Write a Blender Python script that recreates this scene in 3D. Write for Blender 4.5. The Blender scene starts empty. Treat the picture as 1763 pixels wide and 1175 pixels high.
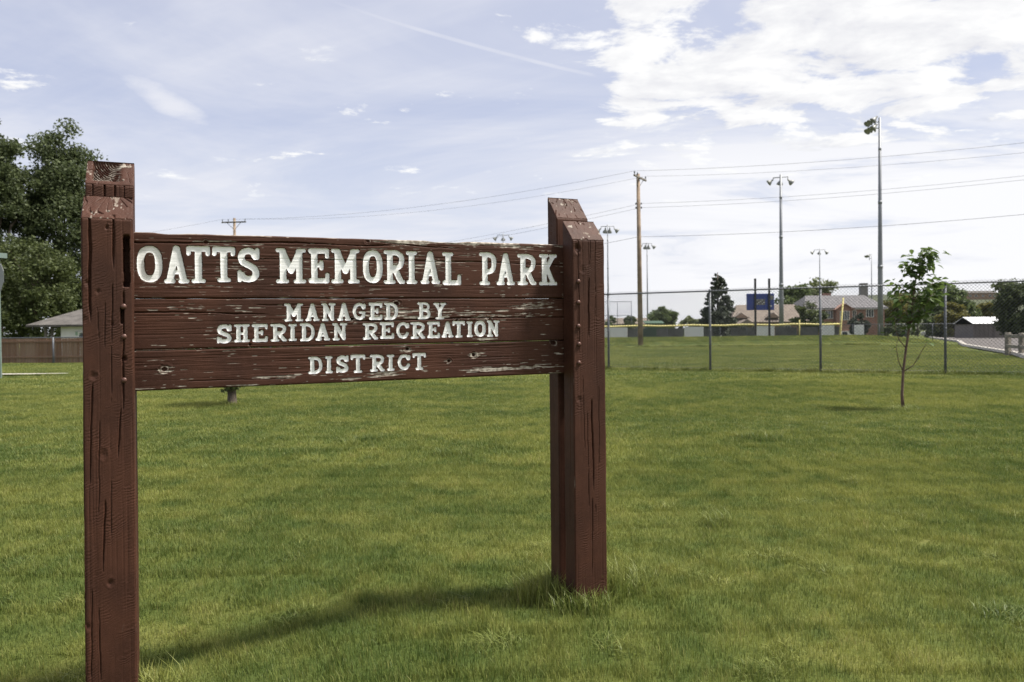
import bpy, math, random
import numpy as np
from mathutils import Matrix, Vector

# ------------------------------------------------------------------ camera
CAM_H, FPX, PITCH, ROLL = 1.38, 1371.0, 0.0141, 0.0105
scene = bpy.context.scene
COL = scene.collection
cam_data = bpy.data.cameras.new('camera')
cam = bpy.data.objects.new('camera', cam_data)
COL.objects.link(cam)
_R = Vector((1, 0, 0)); _U = Vector((0, math.sin(PITCH), math.cos(PITCH))); _F = Vector((0, math.cos(PITCH), -math.sin(PITCH)))
_r = math.cos(ROLL) * _R - math.sin(ROLL) * _U
_u = math.sin(ROLL) * _R + math.cos(ROLL) * _U
cam.matrix_world = Matrix(((_r.x, _u.x, -_F.x, 0), (_r.y, _u.y, -_F.y, 0), (_r.z, _u.z, -_F.z, CAM_H), (0, 0, 0, 1)))
cam_data.sensor_width = 36.0
cam_data.lens = 36.0 * FPX / 1763.0
cam_data.clip_start = 0.05
cam_data.clip_end = 8000
cam_data.dof.use_dof = True
cam_data.dof.focus_distance = 4.0
cam_data.dof.aperture_fstop = 4.5
scene.camera = cam

# ------------------------------------------------------------------ light
SUN_DIR = Vector((0.492, 0.014, 0.870)).normalized()
SUN_EL = math.asin(SUN_DIR.z)
sun_data = bpy.data.lights.new('sun', 'SUN')
sun_data.energy = 4.0
sun_data.angle = math.radians(7.0)
sun_data.color = (1.0, 0.95, 0.87)
sun = bpy.data.objects.new('sun', sun_data)
COL.objects.link(sun)
sun.rotation_euler = SUN_DIR.to_track_quat('Z', 'Y').to_euler()
sun.location = (30, 0, 60)

scene.view_settings.view_transform = 'Standard'
scene.view_settings.look = 'None'
scene.view_settings.exposure = 1.08
scene.view_settings.gamma = 1.0
scene.view_settings.use_curve_mapping = False
scene.cycles.use_denoising = True
scene.cycles.max_bounces = 6
scene.cycles.diffuse_bounces = 3
scene.cycles.transmission_bounces = 4
scene.cycles.transparent_max_bounces = 8
scene.cycles.sample_clamp_indirect = 6.0


# ------------------------------------------------------------------ node helpers
class NT:
    """Small wrapper that adds nodes and links with one call each."""
    def __init__(self, tree):
        self.t = tree; self.n = tree.nodes; self.l = tree.links
        self.n.clear()

    def add(self, kind, ins=None, **props):
        nd = self.n.new(kind)
        for k, v in props.items():
            setattr(nd, k, v)
        for k, v in (ins or {}).items():
            sock = nd.inputs[k]
            if isinstance(v, bpy.types.NodeSocket):
                self.l.new(v, sock)
            elif isinstance(v, bpy.types.Node):
                self.l.new(v.outputs[0], sock)
            else:
                sock.default_value = v
        return nd

    def math(self, op, a, b=0.0, c=0.0, clamp=False):
        return self.add('ShaderNodeMath', {0: a, 1: b, 2: c}, operation=op, use_clamp=clamp).outputs[0]

    def step(self, x, lo, hi, t0=0.0, t1=1.0):
        return self.add('ShaderNodeMapRange', {0: x, 1: lo, 2: hi, 3: t0, 4: t1}, interpolation_type='SMOOTHSTEP').outputs[0]

    def noise(self, vec, scale, detail=4.0, rough=0.55, dist=0.0):
        return self.add('ShaderNodeTexNoise', {'Vector': vec, 'Scale': scale, 'Detail': detail, 'Roughness': rough, 'Distortion': dist}).outputs[0]

    def mixc(self, f, a, b, mode='MIX'):
        nd = self.n.new('ShaderNodeMix'); nd.data_type = 'RGBA'; nd.blend_type = mode
        for i, v in ((0, f), (6, a), (7, b)):
            if isinstance(v, bpy.types.NodeSocket): self.l.new(v, nd.inputs[i])
            elif i == 0: nd.inputs[i].default_value = v
            else: nd.inputs[i].default_value = (v[0], v[1], v[2], 1)
        return nd.outputs[2]

    def scalev(self, vec, s):
        return self.add('ShaderNodeMapping', {'Vector': vec, 'Scale': s}).outputs[0]


# ------------------------------------------------------------------ sky
world = bpy.data.worlds.new('World'); scene.world = world; world.use_nodes = True
W = NT(world.node_tree)
sky = W.add('ShaderNodeTexSky', sky_type='NISHITA', sun_disc=False)
sky.sun_elevation = SUN_EL
sky.sun_rotation = math.atan2(SUN_DIR.x, SUN_DIR.y)
sky.altitude = 1100.0
sky.air_density = 1.0
sky.dust_density = 2.2
sky.ozone_density = 1.6
dirv = W.add('ShaderNodeTexCoord').outputs['Generated']
sep = W.add('ShaderNodeSeparateXYZ', {0: dirv})
dx, dy, dz = sep.outputs
el = W.math('ARCSINE', dz)                       # radians above the horizon
az = W.math('ARCTAN2', dx, dy)                   # radians, + to the right
zc = W.math('ADD', W.math('MAXIMUM', dz, 0.0), 0.10)
px = W.math('DIVIDE', dx, zc); py = W.math('DIVIDE', dy, zc)
pl = W.add('ShaderNodeCombineXYZ', {0: px, 1: py, 2: 0.0}).outputs[0]     # the cloud deck, seen in perspective
# thin high veil (cirrus) and horizon haze
veil_n = W.noise(W.scalev(pl, (0.55, 0.9, 1)), 1.0, 6.0, 0.62, 0.6)
streak_n = W.noise(W.scalev(W.add('ShaderNodeMapping', {'Vector': pl, 'Rotation': (0, 0, 0.55)}).outputs[0], (0.5, 2.6, 1)), 1.0, 5.0, 0.6, 0.3)
right = W.step(az, -0.02, 0.28)
low = W.step(el, 0.30, 0.03)
veil = W.math('MULTIPLY', W.step(veil_n, 0.36, 0.70), 0.55)
veil = W.math('ADD', veil, W.math('MULTIPLY', W.step(streak_n, 0.46, 0.76), 0.30))
veil = W.math('ADD', veil, W.math('MULTIPLY', low, 0.46))
rb = W.math('MULTIPLY', W.math('MULTIPLY', right, W.step(el, 0.27, 0.16)), W.step(veil_n, 0.30, 0.52))
veil = W.math('ADD', veil, W.math('MULTIPLY', rb, 0.95))
veil = W.math('MINIMUM', veil, 0.93)
# broken puffy deck: thick towards the right, a few scraps elsewhere
puff_n = W.noise(W.scalev(pl, (1.0, 1.2, 1)), 3.1, 10.0, 0.62, 0.3)
deck = W.math('MULTIPLY', W.step(az, 0.07, 0.16), W.step(el, 0.165, 0.275))
patchy = W.noise(pl, 0.8, 3.0, 0.5)
thr = W.math('SUBTRACT', W.math('SUBTRACT', 0.700, W.math('MULTIPLY', patchy, 0.20)), W.math('MULTIPLY', deck, 0.245))
puff = W.math('MULTIPLY', W.step(W.math('SUBTRACT', puff_n, thr), -0.02, 0.10), W.step(el, 0.12, 0.19))
# one long smooth cloud high on the left and a thin contrail
def along(u, v, a0, e0, rot):
    x = W.math('SUBTRACT', u, a0); y = W.math('SUBTRACT', v, e0)
    c, s = math.cos(rot), math.sin(rot)
    return (W.math('ADD', W.math('MULTIPLY', x, c), W.math('MULTIPLY', y, s)),
            W.math('SUBTRACT', W.math('MULTIPLY', y, c), W.math('MULTIPLY', x, s)))
lu, lv = along(az, el, -0.405, 0.262, -0.42)
lent = W.math('ADD', W.math('POWER', W.math('DIVIDE', lu, 0.047), 2.0), W.math('POWER', W.math('DIVIDE', lv, 0.0155), 2.0))
lent = W.math('ADD', lent, W.math('MULTIPLY', W.math('SUBTRACT', W.noise(pl, 3.0, 7.0, 0.65), 0.5), 2.8))
lent = W.math('MULTIPLY', W.step(lent, 1.5, 0.0), 0.85)
cu, cv = along(az, el, -0.040, 0.3405, -0.235)
cw = W.math('ADD', cv, W.math('MULTIPLY', W.math('SUBTRACT', W.noise(pl, 1.3, 3.0), 0.5), 0.006))
trail = W.math('MULTIPLY', W.step(W.math('ABSOLUTE', cw), 0.0042, 0.0008), W.math('MULTIPLY', W.step(cu, -0.24, -0.12), W.step(cu, 0.165, 0.140)))
trail = W.math('MULTIPLY', trail, W.math('ADD', 0.25, W.math('MULTIPLY', W.noise(W.scalev(pl, (6, 6, 1)), 1.0, 3.0), 0.5)))
cloud = W.math('MAXIMUM', W.math('MAXIMUM', veil, puff), W.math('MAXIMUM', lent, trail))
off = W.add('ShaderNodeVectorMath', {0: pl, 1: (0.09, -0.07, 0.0)}, operation='ADD').outputs[0]
puff_s = W.noise(W.scalev(off, (1.0, 1.2, 1)), 3.1, 8.0, 0.62, 0.3)
shade = W.math('MULTIPLY_ADD', W.math('SUBTRACT', puff_n, puff_s), 3.2, 0.62, True)
cloud_col = W.mixc(shade, (3.75, 3.78, 4.0), (4.85, 4.85, 4.85))
veil_col = W.mixc(W.step(puff, 0.0, 0.6), W.mixc(rb, (4.05, 4.1, 4.4), (4.75, 4.75, 4.85)), cloud_col)
blue = W.mixc(0.74, sky.outputs[0], (2.80, 2.85, 3.45))
col = W.mixc(cloud, blue, veil_col)
bg = W.add('ShaderNodeBackground', {'Color': col, 'Strength': 0.1})
W.add('ShaderNodeOutputWorld', {'Surface': bg.outputs[0]})


# ------------------------------------------------------------------ numeric helpers
def _hash(ix, iy, seed):
    h = (ix.astype(np.int64) * 374761393 + iy.astype(np.int64) * 668265263 + seed * 974634777) & 0xFFFFFFFF
    h = ((h ^ (h >> 13)) * 1274126177) & 0xFFFFFFFF
    return ((h ^ (h >> 16)) & 0xFFFF) / 65535.0


def vnoise(x, y, seed=0):
    x = np.asarray(x, float); y = np.asarray(y, float)
    ix, iy = np.floor(x), np.floor(y); fx, fy = x - ix, y - iy
    fx = fx * fx * (3 - 2 * fx); fy = fy * fy * (3 - 2 * fy)
    a = _hash(ix, iy, seed); b = _hash(ix + 1, iy, seed); c = _hash(ix, iy + 1, seed); d = _hash(ix + 1, iy + 1, seed)
    return (a * (1 - fx) + b * fx) * (1 - fy) + (c * (1 - fx) + d * fx) * fy


def fbm(x, y, seed=0, octaves=4):
    s = 0.0; amp = 0.5; tot = 0.0
    for o in range(octaves):
        s = s + amp * vnoise(x * 2 ** o, y * 2 ** o, seed + 17 * o); tot += amp; amp *= 0.5
    return s / tot


def sstep(x, a, b):
    t = np.clip((x - a) / (b - a), 0.0, 1.0)
    return t * t * (3 - 2 * t)


def pix(x, y, Y):
    """World point at depth Y that lies in the direction of photograph pixel (x, y)."""
    a0, b0 = (x - 881.5) / FPX, (587.5 - y) / FPX
    c, s = math.cos(ROLL), math.sin(ROLL)
    a, b = a0 * c + b0 * s, -a0 * s + b0 * c
    d = Vector((a, math.cos(PITCH) + b * math.sin(PITCH), -math.sin(PITCH) + b * math.cos(PITCH)))
    return d * (Y / d.y) + Vector((0, 0, CAM_H))


def ground_z(X, Y):
    """Flat lawn, a low grass bank at the ball field, gently falling land beyond."""
    X = np.asarray(X, float); Y = np.asarray(Y, float)
    bank = sstep(Y, 57.5, 62.5) * (1 - sstep(X, 27, 36)) * sstep(X, -16, -4) * 0.66
    bank = bank * (1 - 0.45 * sstep(Y, 63, 70))
    far = -0.55 * sstep(Y, 60, 150) - 1.4 * sstep(Y, 90, 320)
    bump = 0.05 * (fbm(X * 0.12 + 40, Y * 0.12 + 40, 3, 3) - 0.5) * sstep(Y, 2, 12)
    dip = -0.085 * sstep(Y, 11, 5.5) - 0.17 * sstep(X, -0.2, -1.9) * sstep(Y, 5.2, 2.9)
    return bank + far + bump + dip


def gz(X, Y):
    return float(ground_z(X, Y))


# ------------------------------------------------------------------ object helpers
def tag(o, label=None, cat=None, group=None, kind=None):
    if label: o['label'] = label
    if cat: o['category'] = cat
    if group: o['group'] = group
    if kind: o['kind'] = kind
    return o


def empty(name, loc=(0, 0, 0), rz=0.0, **kw):
    o = bpy.data.objects.new(name, None); COL.objects.link(o)
    o.location = loc; o.rotation_euler = (0, 0, rz); o.empty_display_size = 0.2
    return tag(o, **kw)


def link(name, me, parent=None, **kw):
    o = bpy.data.objects.new(name, me); COL.objects.link(o)
    if parent is not None: o.parent = parent
    return tag(o, **kw)


def np_mesh(name, verts, quads, mat, smooth=True, tris=None, attrs=None):
    me = bpy.data.meshes.new(name)
    verts = np.asarray(verts, np.float32).reshape(-1, 3)
    quads = np.zeros((0, 4), np.int32) if quads is None else np.asarray(quads, np.int32).reshape(-1, 4)
    tris = np.zeros((0, 3), np.int32) if tris is None else np.asarray(tris, np.int32).reshape(-1, 3)
    me.vertices.add(len(verts)); me.vertices.foreach_set('co', verts.ravel())
    loops = np.concatenate([quads.ravel(), tris.ravel()])
    me.loops.add(len(loops)); me.loops.foreach_set('vertex_index', loops)
    npoly = len(quads) + len(tris)
    me.polygons.add(npoly)
    starts = np.concatenate([np.arange(len(quads)) * 4, len(quads) * 4 + np.arange(len(tris)) * 3]).astype(np.int32)
    me.polygons.foreach_set('loop_start', starts)
    me.update(calc_edges=True)
    me.polygons.foreach_set('use_smooth', np.full(npoly, bool(smooth)))
    for k, v in (attrs or {}).items():
        at = me.attributes.new(k, 'FLOAT', 'POINT'); at.data.foreach_set('value', np.asarray(v, np.float32).ravel())
    if mat is not None: me.materials.append(mat)
    me.validate()
    return me


class MB:
    """Mesh builder: boxes, tubes, prisms and lathes gathered into one mesh."""
    def __init__(self): self.v = []; self.f = []

    def poly(self, pts, faces):
        n = len(self.v); self.v += [tuple(p) for p in pts]; self.f += [tuple(i + n for i in f) for f in faces]; return self

    def box(self, c, s, rz=0.0, bev=0.0):
        cx, cy, cz = c; hx, hy, hz = s[0] / 2, s[1] / 2, s[2] / 2
        co, si = math.cos(rz), math.sin(rz)
        pts = []
        if bev <= 0:
            ring = [(-hx, -hy), (hx, -hy), (hx, hy), (-hx, hy)]; lev = [(-hz, 0), (hz, 0)]
        else:
            b = bev
            ring = [(-hx + b, -hy), (hx - b, -hy), (hx, -hy + b), (hx, hy - b), (hx - b, hy), (-hx + b, hy), (-hx, hy - b), (-hx, -hy + b)]
            lev = [(-hz, b), (-hz + b, 0), (hz - b, 0), (hz, b)]
        n = len(ring)
        for z, ins in lev:
            for x, y in ring:
                kx = (hx - ins) / hx if hx else 1; ky = (hy - ins) / hy if hy else 1
                x2, y2 = x * kx, y * ky
                pts.append((cx + x2 * co - y2 * si, cy + x2 * si + y2 * co, cz + z))
        faces = [tuple(range(n - 1, -1, -1)), tuple(range((len(lev) - 1) * n, len(lev) * n))]
        for l in range(len(lev) - 1):
            for i in range(n):
                j = (i + 1) % n
                faces.append((l * n + i, l * n + j, (l + 1) * n + j, (l + 1) * n + i))
        return self.poly(pts, faces)

    def tube(self, path, rad, n=8, cap=True):
        path = [Vector(p) for p in path]
        if not isinstance(rad, (list, tuple)): rad = [rad] * len(path)
        rings = []
        for i, p in enumerate(path):
            d = (path[min(i + 1, len(path) - 1)] - path[max(i - 1, 0)])
            d = d.normalized() if d.length > 1e-9 else Vector((0, 0, 1))
            a = Vector((0, 0, 1)) if abs(d.z) < 0.9 else Vector((1, 0, 0))
            s = d.cross(a).normalized(); t = d.cross(s).normalized()
            rings.append([p + (s * math.cos(2 * math.pi * k / n) + t * math.sin(2 * math.pi * k / n)) * rad[i] for k in range(n)])
        pts = [q for r in rings for q in r]; faces = []
        for i in range(len(rings) - 1):
            for k in range(n):
                j = (k + 1) % n
                faces.append((i * n + k, (i + 1) * n + k, (i + 1) * n + j, i * n + j))
        if cap:
            faces.append(tuple(range(n))); faces.append(tuple(range((len(rings) - 1) * n + n - 1, (len(rings) - 1) * n - 1, -1)))
        return self.poly(pts, faces)

    def lathe(self, prof, n=12, mat=None):
        """prof: (radius, height) along +z; mat: 4x4 placing it."""
        mat = mat or Matrix(); pts = []; faces = []
        for r, h in prof:
            for k in range(n):
                a = 2 * math.pi * k / n
                pts.append(mat @ Vector((r * math.cos(a), r * math.sin(a), h)))
        for i in range(len(prof) - 1):
            for k in range(n):
                j = (k + 1) % n
                faces.append((i * n + k, i * n + j, (i + 1) * n + j, (i + 1) * n + k))
        faces.append(tuple(range(n - 1, -1, -1))); faces.append(tuple(range((len(prof) - 1) * n, len(prof) * n)))
        return self.poly(pts, faces)

    def mesh(self, name, mat, smooth=False):
        me = bpy.data.meshes.new(name); me.from_pydata(self.v, [], self.f); me.update()
        if smooth: me.polygons.foreach_set('use_smooth', np.full(len(me.polygons), True))
        if mat: me.materials.append(mat)
        return me

    def build(self, name, mat, parent=None, smooth=False, **kw):
        return link(name, self.mesh(name, mat, smooth), parent, **kw)


# ------------------------------------------------------------------ materials
def material(name):
    m = bpy.data.materials.new(name); m.use_nodes = True
    return m, NT(m.node_tree)


def simple(name, c, rough=0.7, metal=0.0, var=0.25, scale=3.0, bump=0.0, spec=0.4):
    """Plain surface with a little grain and unevenness of colour."""
    m, t = material(name)
    co = t.add('ShaderNodeTexCoord').outputs['Object']
    n = t.noise(co, scale, 6.0, 0.6)
    dark = tuple(x * (1 - var) for x in c); light = tuple(min(1, x * (1 + var)) for x in c)
    colr = t.mixc(t.step(n, 0.3, 0.7), dark, light)
    p = t.add('ShaderNodeBsdfPrincipled', {'Base Color': colr, 'Roughness': rough, 'Metallic': metal, 'Specular IOR Level': spec})
    if bump:
        b = t.add('ShaderNodeBump', {'Strength': bump, 'Distance': 0.02, 'Height': t.noise(co, scale * 9, 4.0)})
        t.l.new(b.outputs[0], p.inputs['Normal'])
    t.add('ShaderNodeOutputMaterial', {0: p.outputs[0]})
    return m


def leaf_mat(name, a, b, trans=0.35, c=None, yell=0.0):
    """Foliage: two tones mixed by each leaf's own random value, some light passing through."""
    m, t = material(name)
    rnd = t.add('ShaderNodeAttribute', attribute_name='rnd').outputs['Fac']
    colr = t.mixc(rnd, a, b)
    if c is not None:
        colr = t.mixc(t.step(rnd, 1 - yell, 1.0), colr, c)
    d = t.add('ShaderNodeBsdfPrincipled', {'Base Color': colr, 'Roughness': 0.55, 'Specular IOR Level': 0.25})
    tr = t.add('ShaderNodeBsdfTranslucent', {'Color': t.mixc(0.5, colr, tuple(min(1, 1.4 * x) for x in b))})
    mx = t.add('ShaderNodeMixShader', {0: trans, 1: d.outputs[0], 2: tr.outputs[0]})
    t.add('ShaderNodeOutputMaterial', {0: mx.outputs[0]})
    return m


def brown_paint():
    m, t = material('brown_paint_on_wood')
    co = t.add('ShaderNodeTexCoord').outputs['Object']
    wear = t.add('ShaderNodeAttribute', attribute_name='wear').outputs['Fac']
    n1 = t.noise(co, 4.0, 5.0, 0.6); n2 = t.noise(co, 60.0, 4.0, 0.6)
    base = t.mixc(t.step(n1, 0.3, 0.7), (0.041, 0.0160, 0.0096), (0.068, 0.0268, 0.0156))
    base = t.mixc(t.math('MULTIPLY', t.step(n2, 0.45, 0.75), 0.35), base, (0.084, 0.037, 0.025))
    bare = t.mixc(t.step(t.noise(co, 35.0, 4.0), 0.35, 0.65), (0.19, 0.155, 0.125), (0.46, 0.42, 0.36))
    colr = t.mixc(wear, base, bare)
    rough = t.math('ADD', 0.62, t.math('MULTIPLY', wear, 0.3))
    bmp = t.add('ShaderNodeBump', {'Strength': 0.35, 'Distance': 0.002, 'Height': t.noise(co, 260.0, 4.0, 0.6)})
    p = t.add('ShaderNodeBsdfPrincipled', {'Base Color': colr, 'Roughness': rough, 'Specular IOR Level': 0.20, 'Normal': bmp.outputs[0]})
    t.add('ShaderNodeOutputMaterial', {0: p.outputs[0]})
    return m


def saw_paint():
    """The posts: same paint over rough sawn timber, curved saw marks in the relief."""
    m = M['paint'].copy(); m.name = 'brown_paint_on_sawn_timber'
    t = NT.__new__(NT); t.t = m.node_tree; t.n = t.t.nodes; t.l = t.t.links
    co = t.add('ShaderNodeTexCoord').outputs['Object']
    s = t.add('ShaderNodeSeparateXYZ', {0: co}).outputs
    sx = t.math('ADD', s[0], s[1])
    arc = t.math('ADD', s[2], t.math('ADD', t.math('MULTIPLY', sx, -0.42), t.math('MULTIPLY', t.noise(co, 9.0, 5.0), 0.10)))
    wav = t.math('SINE', t.math('MULTIPLY', arc, 2 * math.pi / 0.0135))
    amp = t.step(t.noise(co, 9.0, 4.0), 0.42, 0.66)
    old = next(n for n in t.n if n.type == 'BUMP')
    b = t.add('ShaderNodeBump', {'Strength': 0.55, 'Distance': 0.0008, 'Height': t.math('MULTIPLY', wav, t.math('ADD', 0.06, amp)), 'Normal': old.outputs[0]})
    p = next(n for n in t.n if n.type == 'BSDF_PRINCIPLED'); t.l.new(b.outputs[0], p.inputs['Normal'])
    return m


def white_paint():
    m, t = material('white_letter_paint')
    co = t.add('ShaderNodeTexCoord').outputs['Object']
    g = t.noise(t.scalev(co, (9, 9, 170)), 1.0, 4.0, 0.6)
    colr = t.mixc(t.step(g, 0.35, 0.6), (0.76, 0.76, 0.745), (0.86, 0.86, 0.855))
    chips = t.step(t.noise(t.scalev(co, (40, 40, 190)), 1.0, 3.0, 0.6), 0.74, 0.80)
    colr = t.mixc(chips, colr, (0.30, 0.24, 0.19))
    bmp = t.add('ShaderNodeBump', {'Strength': 0.3, 'Distance': 0.0015, 'Height': g})
    p = t.add('ShaderNodeBsdfPrincipled', {'Base Color': colr, 'Roughness': 0.6, 'Normal': bmp.outputs[0]})
    t.add('ShaderNodeOutputMaterial', {0: p.outputs[0]})
    return m


def grass_colour(t, pos, rnd=None):
    """Patchy lawn colour from the place on the ground (and each blade's own value)."""
    flat = t.scalev(pos, (1, 1, 0))
    big = t.noise(flat, 0.16, 4.0, 0.6)
    mid = t.noise(flat, 0.9, 4.0, 0.65)
    sml = t.noise(flat, 4.0, 3.0, 0.6)
    k = t.math('ADD', t.math('MULTIPLY', big, 0.40), t.math('ADD', t.math('MULTIPLY', mid, 0.38), t.math('MULTIPLY', sml, 0.22)))
    k = t.step(k, 0.41, 0.60)
    c = t.mixc(k, (0.088, 0.132, 0.028), (0.248, 0.262, 0.062))
    c = t.mixc(t.math('MULTIPLY', t.step(t.noise(flat, 1.9, 3.0, 0.55), 0.55, 0.68), 0.55), c, (0.050, 0.092, 0.018))
    straw = t.step(t.math('ADD', t.math('MULTIPLY', mid, 0.6), t.math('MULTIPLY', sml, 0.4)), 0.52, 0.64)
    if rnd is None:
        return t.mixc(t.math('MULTIPLY', straw, 0.30), c, (0.24, 0.21, 0.08))
    c = t.mixc(t.step(rnd, 0.42, 0.05, 0.0, 0.75), c, (0.042, 0.072, 0.014))
    c = t.mixc(t.math('MULTIPLY', t.step(rnd, 0.35, 1.0), 0.5), c, (0.288, 0.298, 0.078))
    dry = t.math('MULTIPLY', t.step(rnd, 0.74, 0.92), t.math('ADD', 0.26, t.math('MULTIPLY', straw, 0.75)))
    return t.mixc(dry, c, (0.36, 0.30, 0.13))


def grass_mat():
    m, t = material('grass_blades')
    pos = t.add('ShaderNodeNewGeometry').outputs['Position']
    rnd = t.add('ShaderNodeAttribute', attribute_name='rnd').outputs['Fac']
    c = grass_colour(t, pos, rnd)
    d = t.add('ShaderNodeBsdfPrincipled', {'Base Color': c, 'Roughness': 0.5, 'Specular IOR Level': 0.3})
    tr = t.add('ShaderNodeBsdfTranslucent', {'Color': c})
    mx = t.add('ShaderNodeMixShader', {0: 0.38, 1: d.outputs[0], 2: tr.outputs[0]})
    t.add('ShaderNodeOutputMaterial', {0: mx.outputs[0]})
    return m


def lawn_mat():
    m, t = material('lawn_ground')
    pos = t.add('ShaderNodeNewGeometry').outputs['Position']
    c = grass_colour(t, pos)
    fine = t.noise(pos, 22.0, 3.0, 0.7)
    c = t.mixc(0.60, c, (0.028, 0.034, 0.010))  # even darkening: self-shadow between blades put into the colour, plus dark thatch
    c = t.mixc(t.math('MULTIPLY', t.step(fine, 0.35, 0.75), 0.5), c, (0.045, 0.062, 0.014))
    h = t.math('ADD', t.noise(pos, 14.0, 4.0, 0.7), t.math('MULTIPLY', t.noise(pos, 2.0, 3.0), 1.5))
    bmp = t.add('ShaderNodeBump', {'Strength': 0.6, 'Distance': 0.05, 'Height': h})
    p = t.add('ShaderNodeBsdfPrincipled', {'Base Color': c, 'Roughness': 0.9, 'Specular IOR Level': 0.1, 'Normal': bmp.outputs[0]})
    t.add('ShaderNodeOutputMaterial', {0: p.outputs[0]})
    return m


M = {}
M['paint'] = brown_paint()
M['post'] = saw_paint()
M['white'] = white_paint()
M['grass'] = grass_mat()
M['lawn'] = lawn_mat()
M['iron'] = simple('painted_iron', (0.085, 0.040, 0.030), 0.45, 0.2, 0.3, 60.0)
M['galv'] = simple('galvanised_steel', (0.120, 0.127, 0.142), 0.5, 0.3, 0.2, 4.0)
M['wire'] = simple('weathered_wire', (0.115, 0.118, 0.125), 0.5, 0.3, 0.15, 4.0)

# ------------------------------------------------------------------ ground
def axis(lo, hi, dense_lo, dense_hi, step, grow):
    a = list(np.arange(dense_lo, dense_hi + 1e-6, step)); s = step
    while a[-1] < hi: s *= grow; a.append(min(hi, a[-1] + s))
    s = step
    while a[0] > lo: s *= grow; a.insert(0, max(lo, a[0] - s))
    return np.array(a)


gx = axis(-4000, 4000, -8, 10, 0.3, 1.07)
gy = axis(-200, 6000, 0, 16, 0.25, 1.035)
GX, GY = np.meshgrid(gx, gy)
GZ = ground_z(GX, GY)
nx_, ny_ = len(gx), len(gy)
idx = np.arange(nx_ * ny_).reshape(ny_, nx_)
quads = np.stack([idx[:-1, :-1], idx[:-1, 1:], idx[1:, 1:], idx[1:, :-1]], -1)
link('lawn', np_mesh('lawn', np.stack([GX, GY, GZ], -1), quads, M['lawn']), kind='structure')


# ------------------------------------------------------------------ park sign
PX, PY, ANG = 0.32, 4.1576, 0.4045
PW, PT, GAP, SPAN, SLOPE = 0.1909, 0.1149, 0.0653, 2.0753, 0.0062
sign = empty('park_sign', (PX, PY, 0), ANG,
             label='brown timber park sign with routed white lettering between paired posts', cat='sign')


def seg_dist(x, y, p, q):
    px_, py_ = p; dx_, dy_ = q[0] - p[0], q[1] - p[1]
    L2 = dx_ * dx_ + dy_ * dy_
    t = 0 if L2 == 0 else np.clip(((x - px_) * dx_ + (y - py_) * dy_) / L2, 0, 1)
    return np.hypot(x - px_ - t * dx_, y - py_ - t * dy_)


def ring(n=28, e=0.8):
    out = []
    for k in range(n + 1):
        a = 2 * math.pi * k / n; c, s = math.cos(a), math.sin(a)
        out.append((0.5 + 0.5 * math.copysign(abs(c) ** e, c), 0.5 + 0.5 * math.copysign(abs(s) ** e, s)))
    return out


def smooth_path(pts, k=5):
    """Catmull-Rom through the points."""
    p = [pts[0]] + list(pts) + [pts[-1]]; out = []
    for i in range(1, len(p) - 2):
        for j in range(k):
            t = j / k
            out.append(tuple(0.5 * (2 * p[i][d] + (p[i + 1][d] - p[i - 1][d]) * t + (2 * p[i - 1][d] - 5 * p[i][d] + 4 * p[i + 1][d] - p[i + 2][d]) * t * t
                             + (3 * p[i][d] - p[i - 1][d] - 3 * p[i + 1][d] + p[i + 2][d]) * t ** 3) for d in (0, 1)))
    return out + [pts[-1]]


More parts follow.
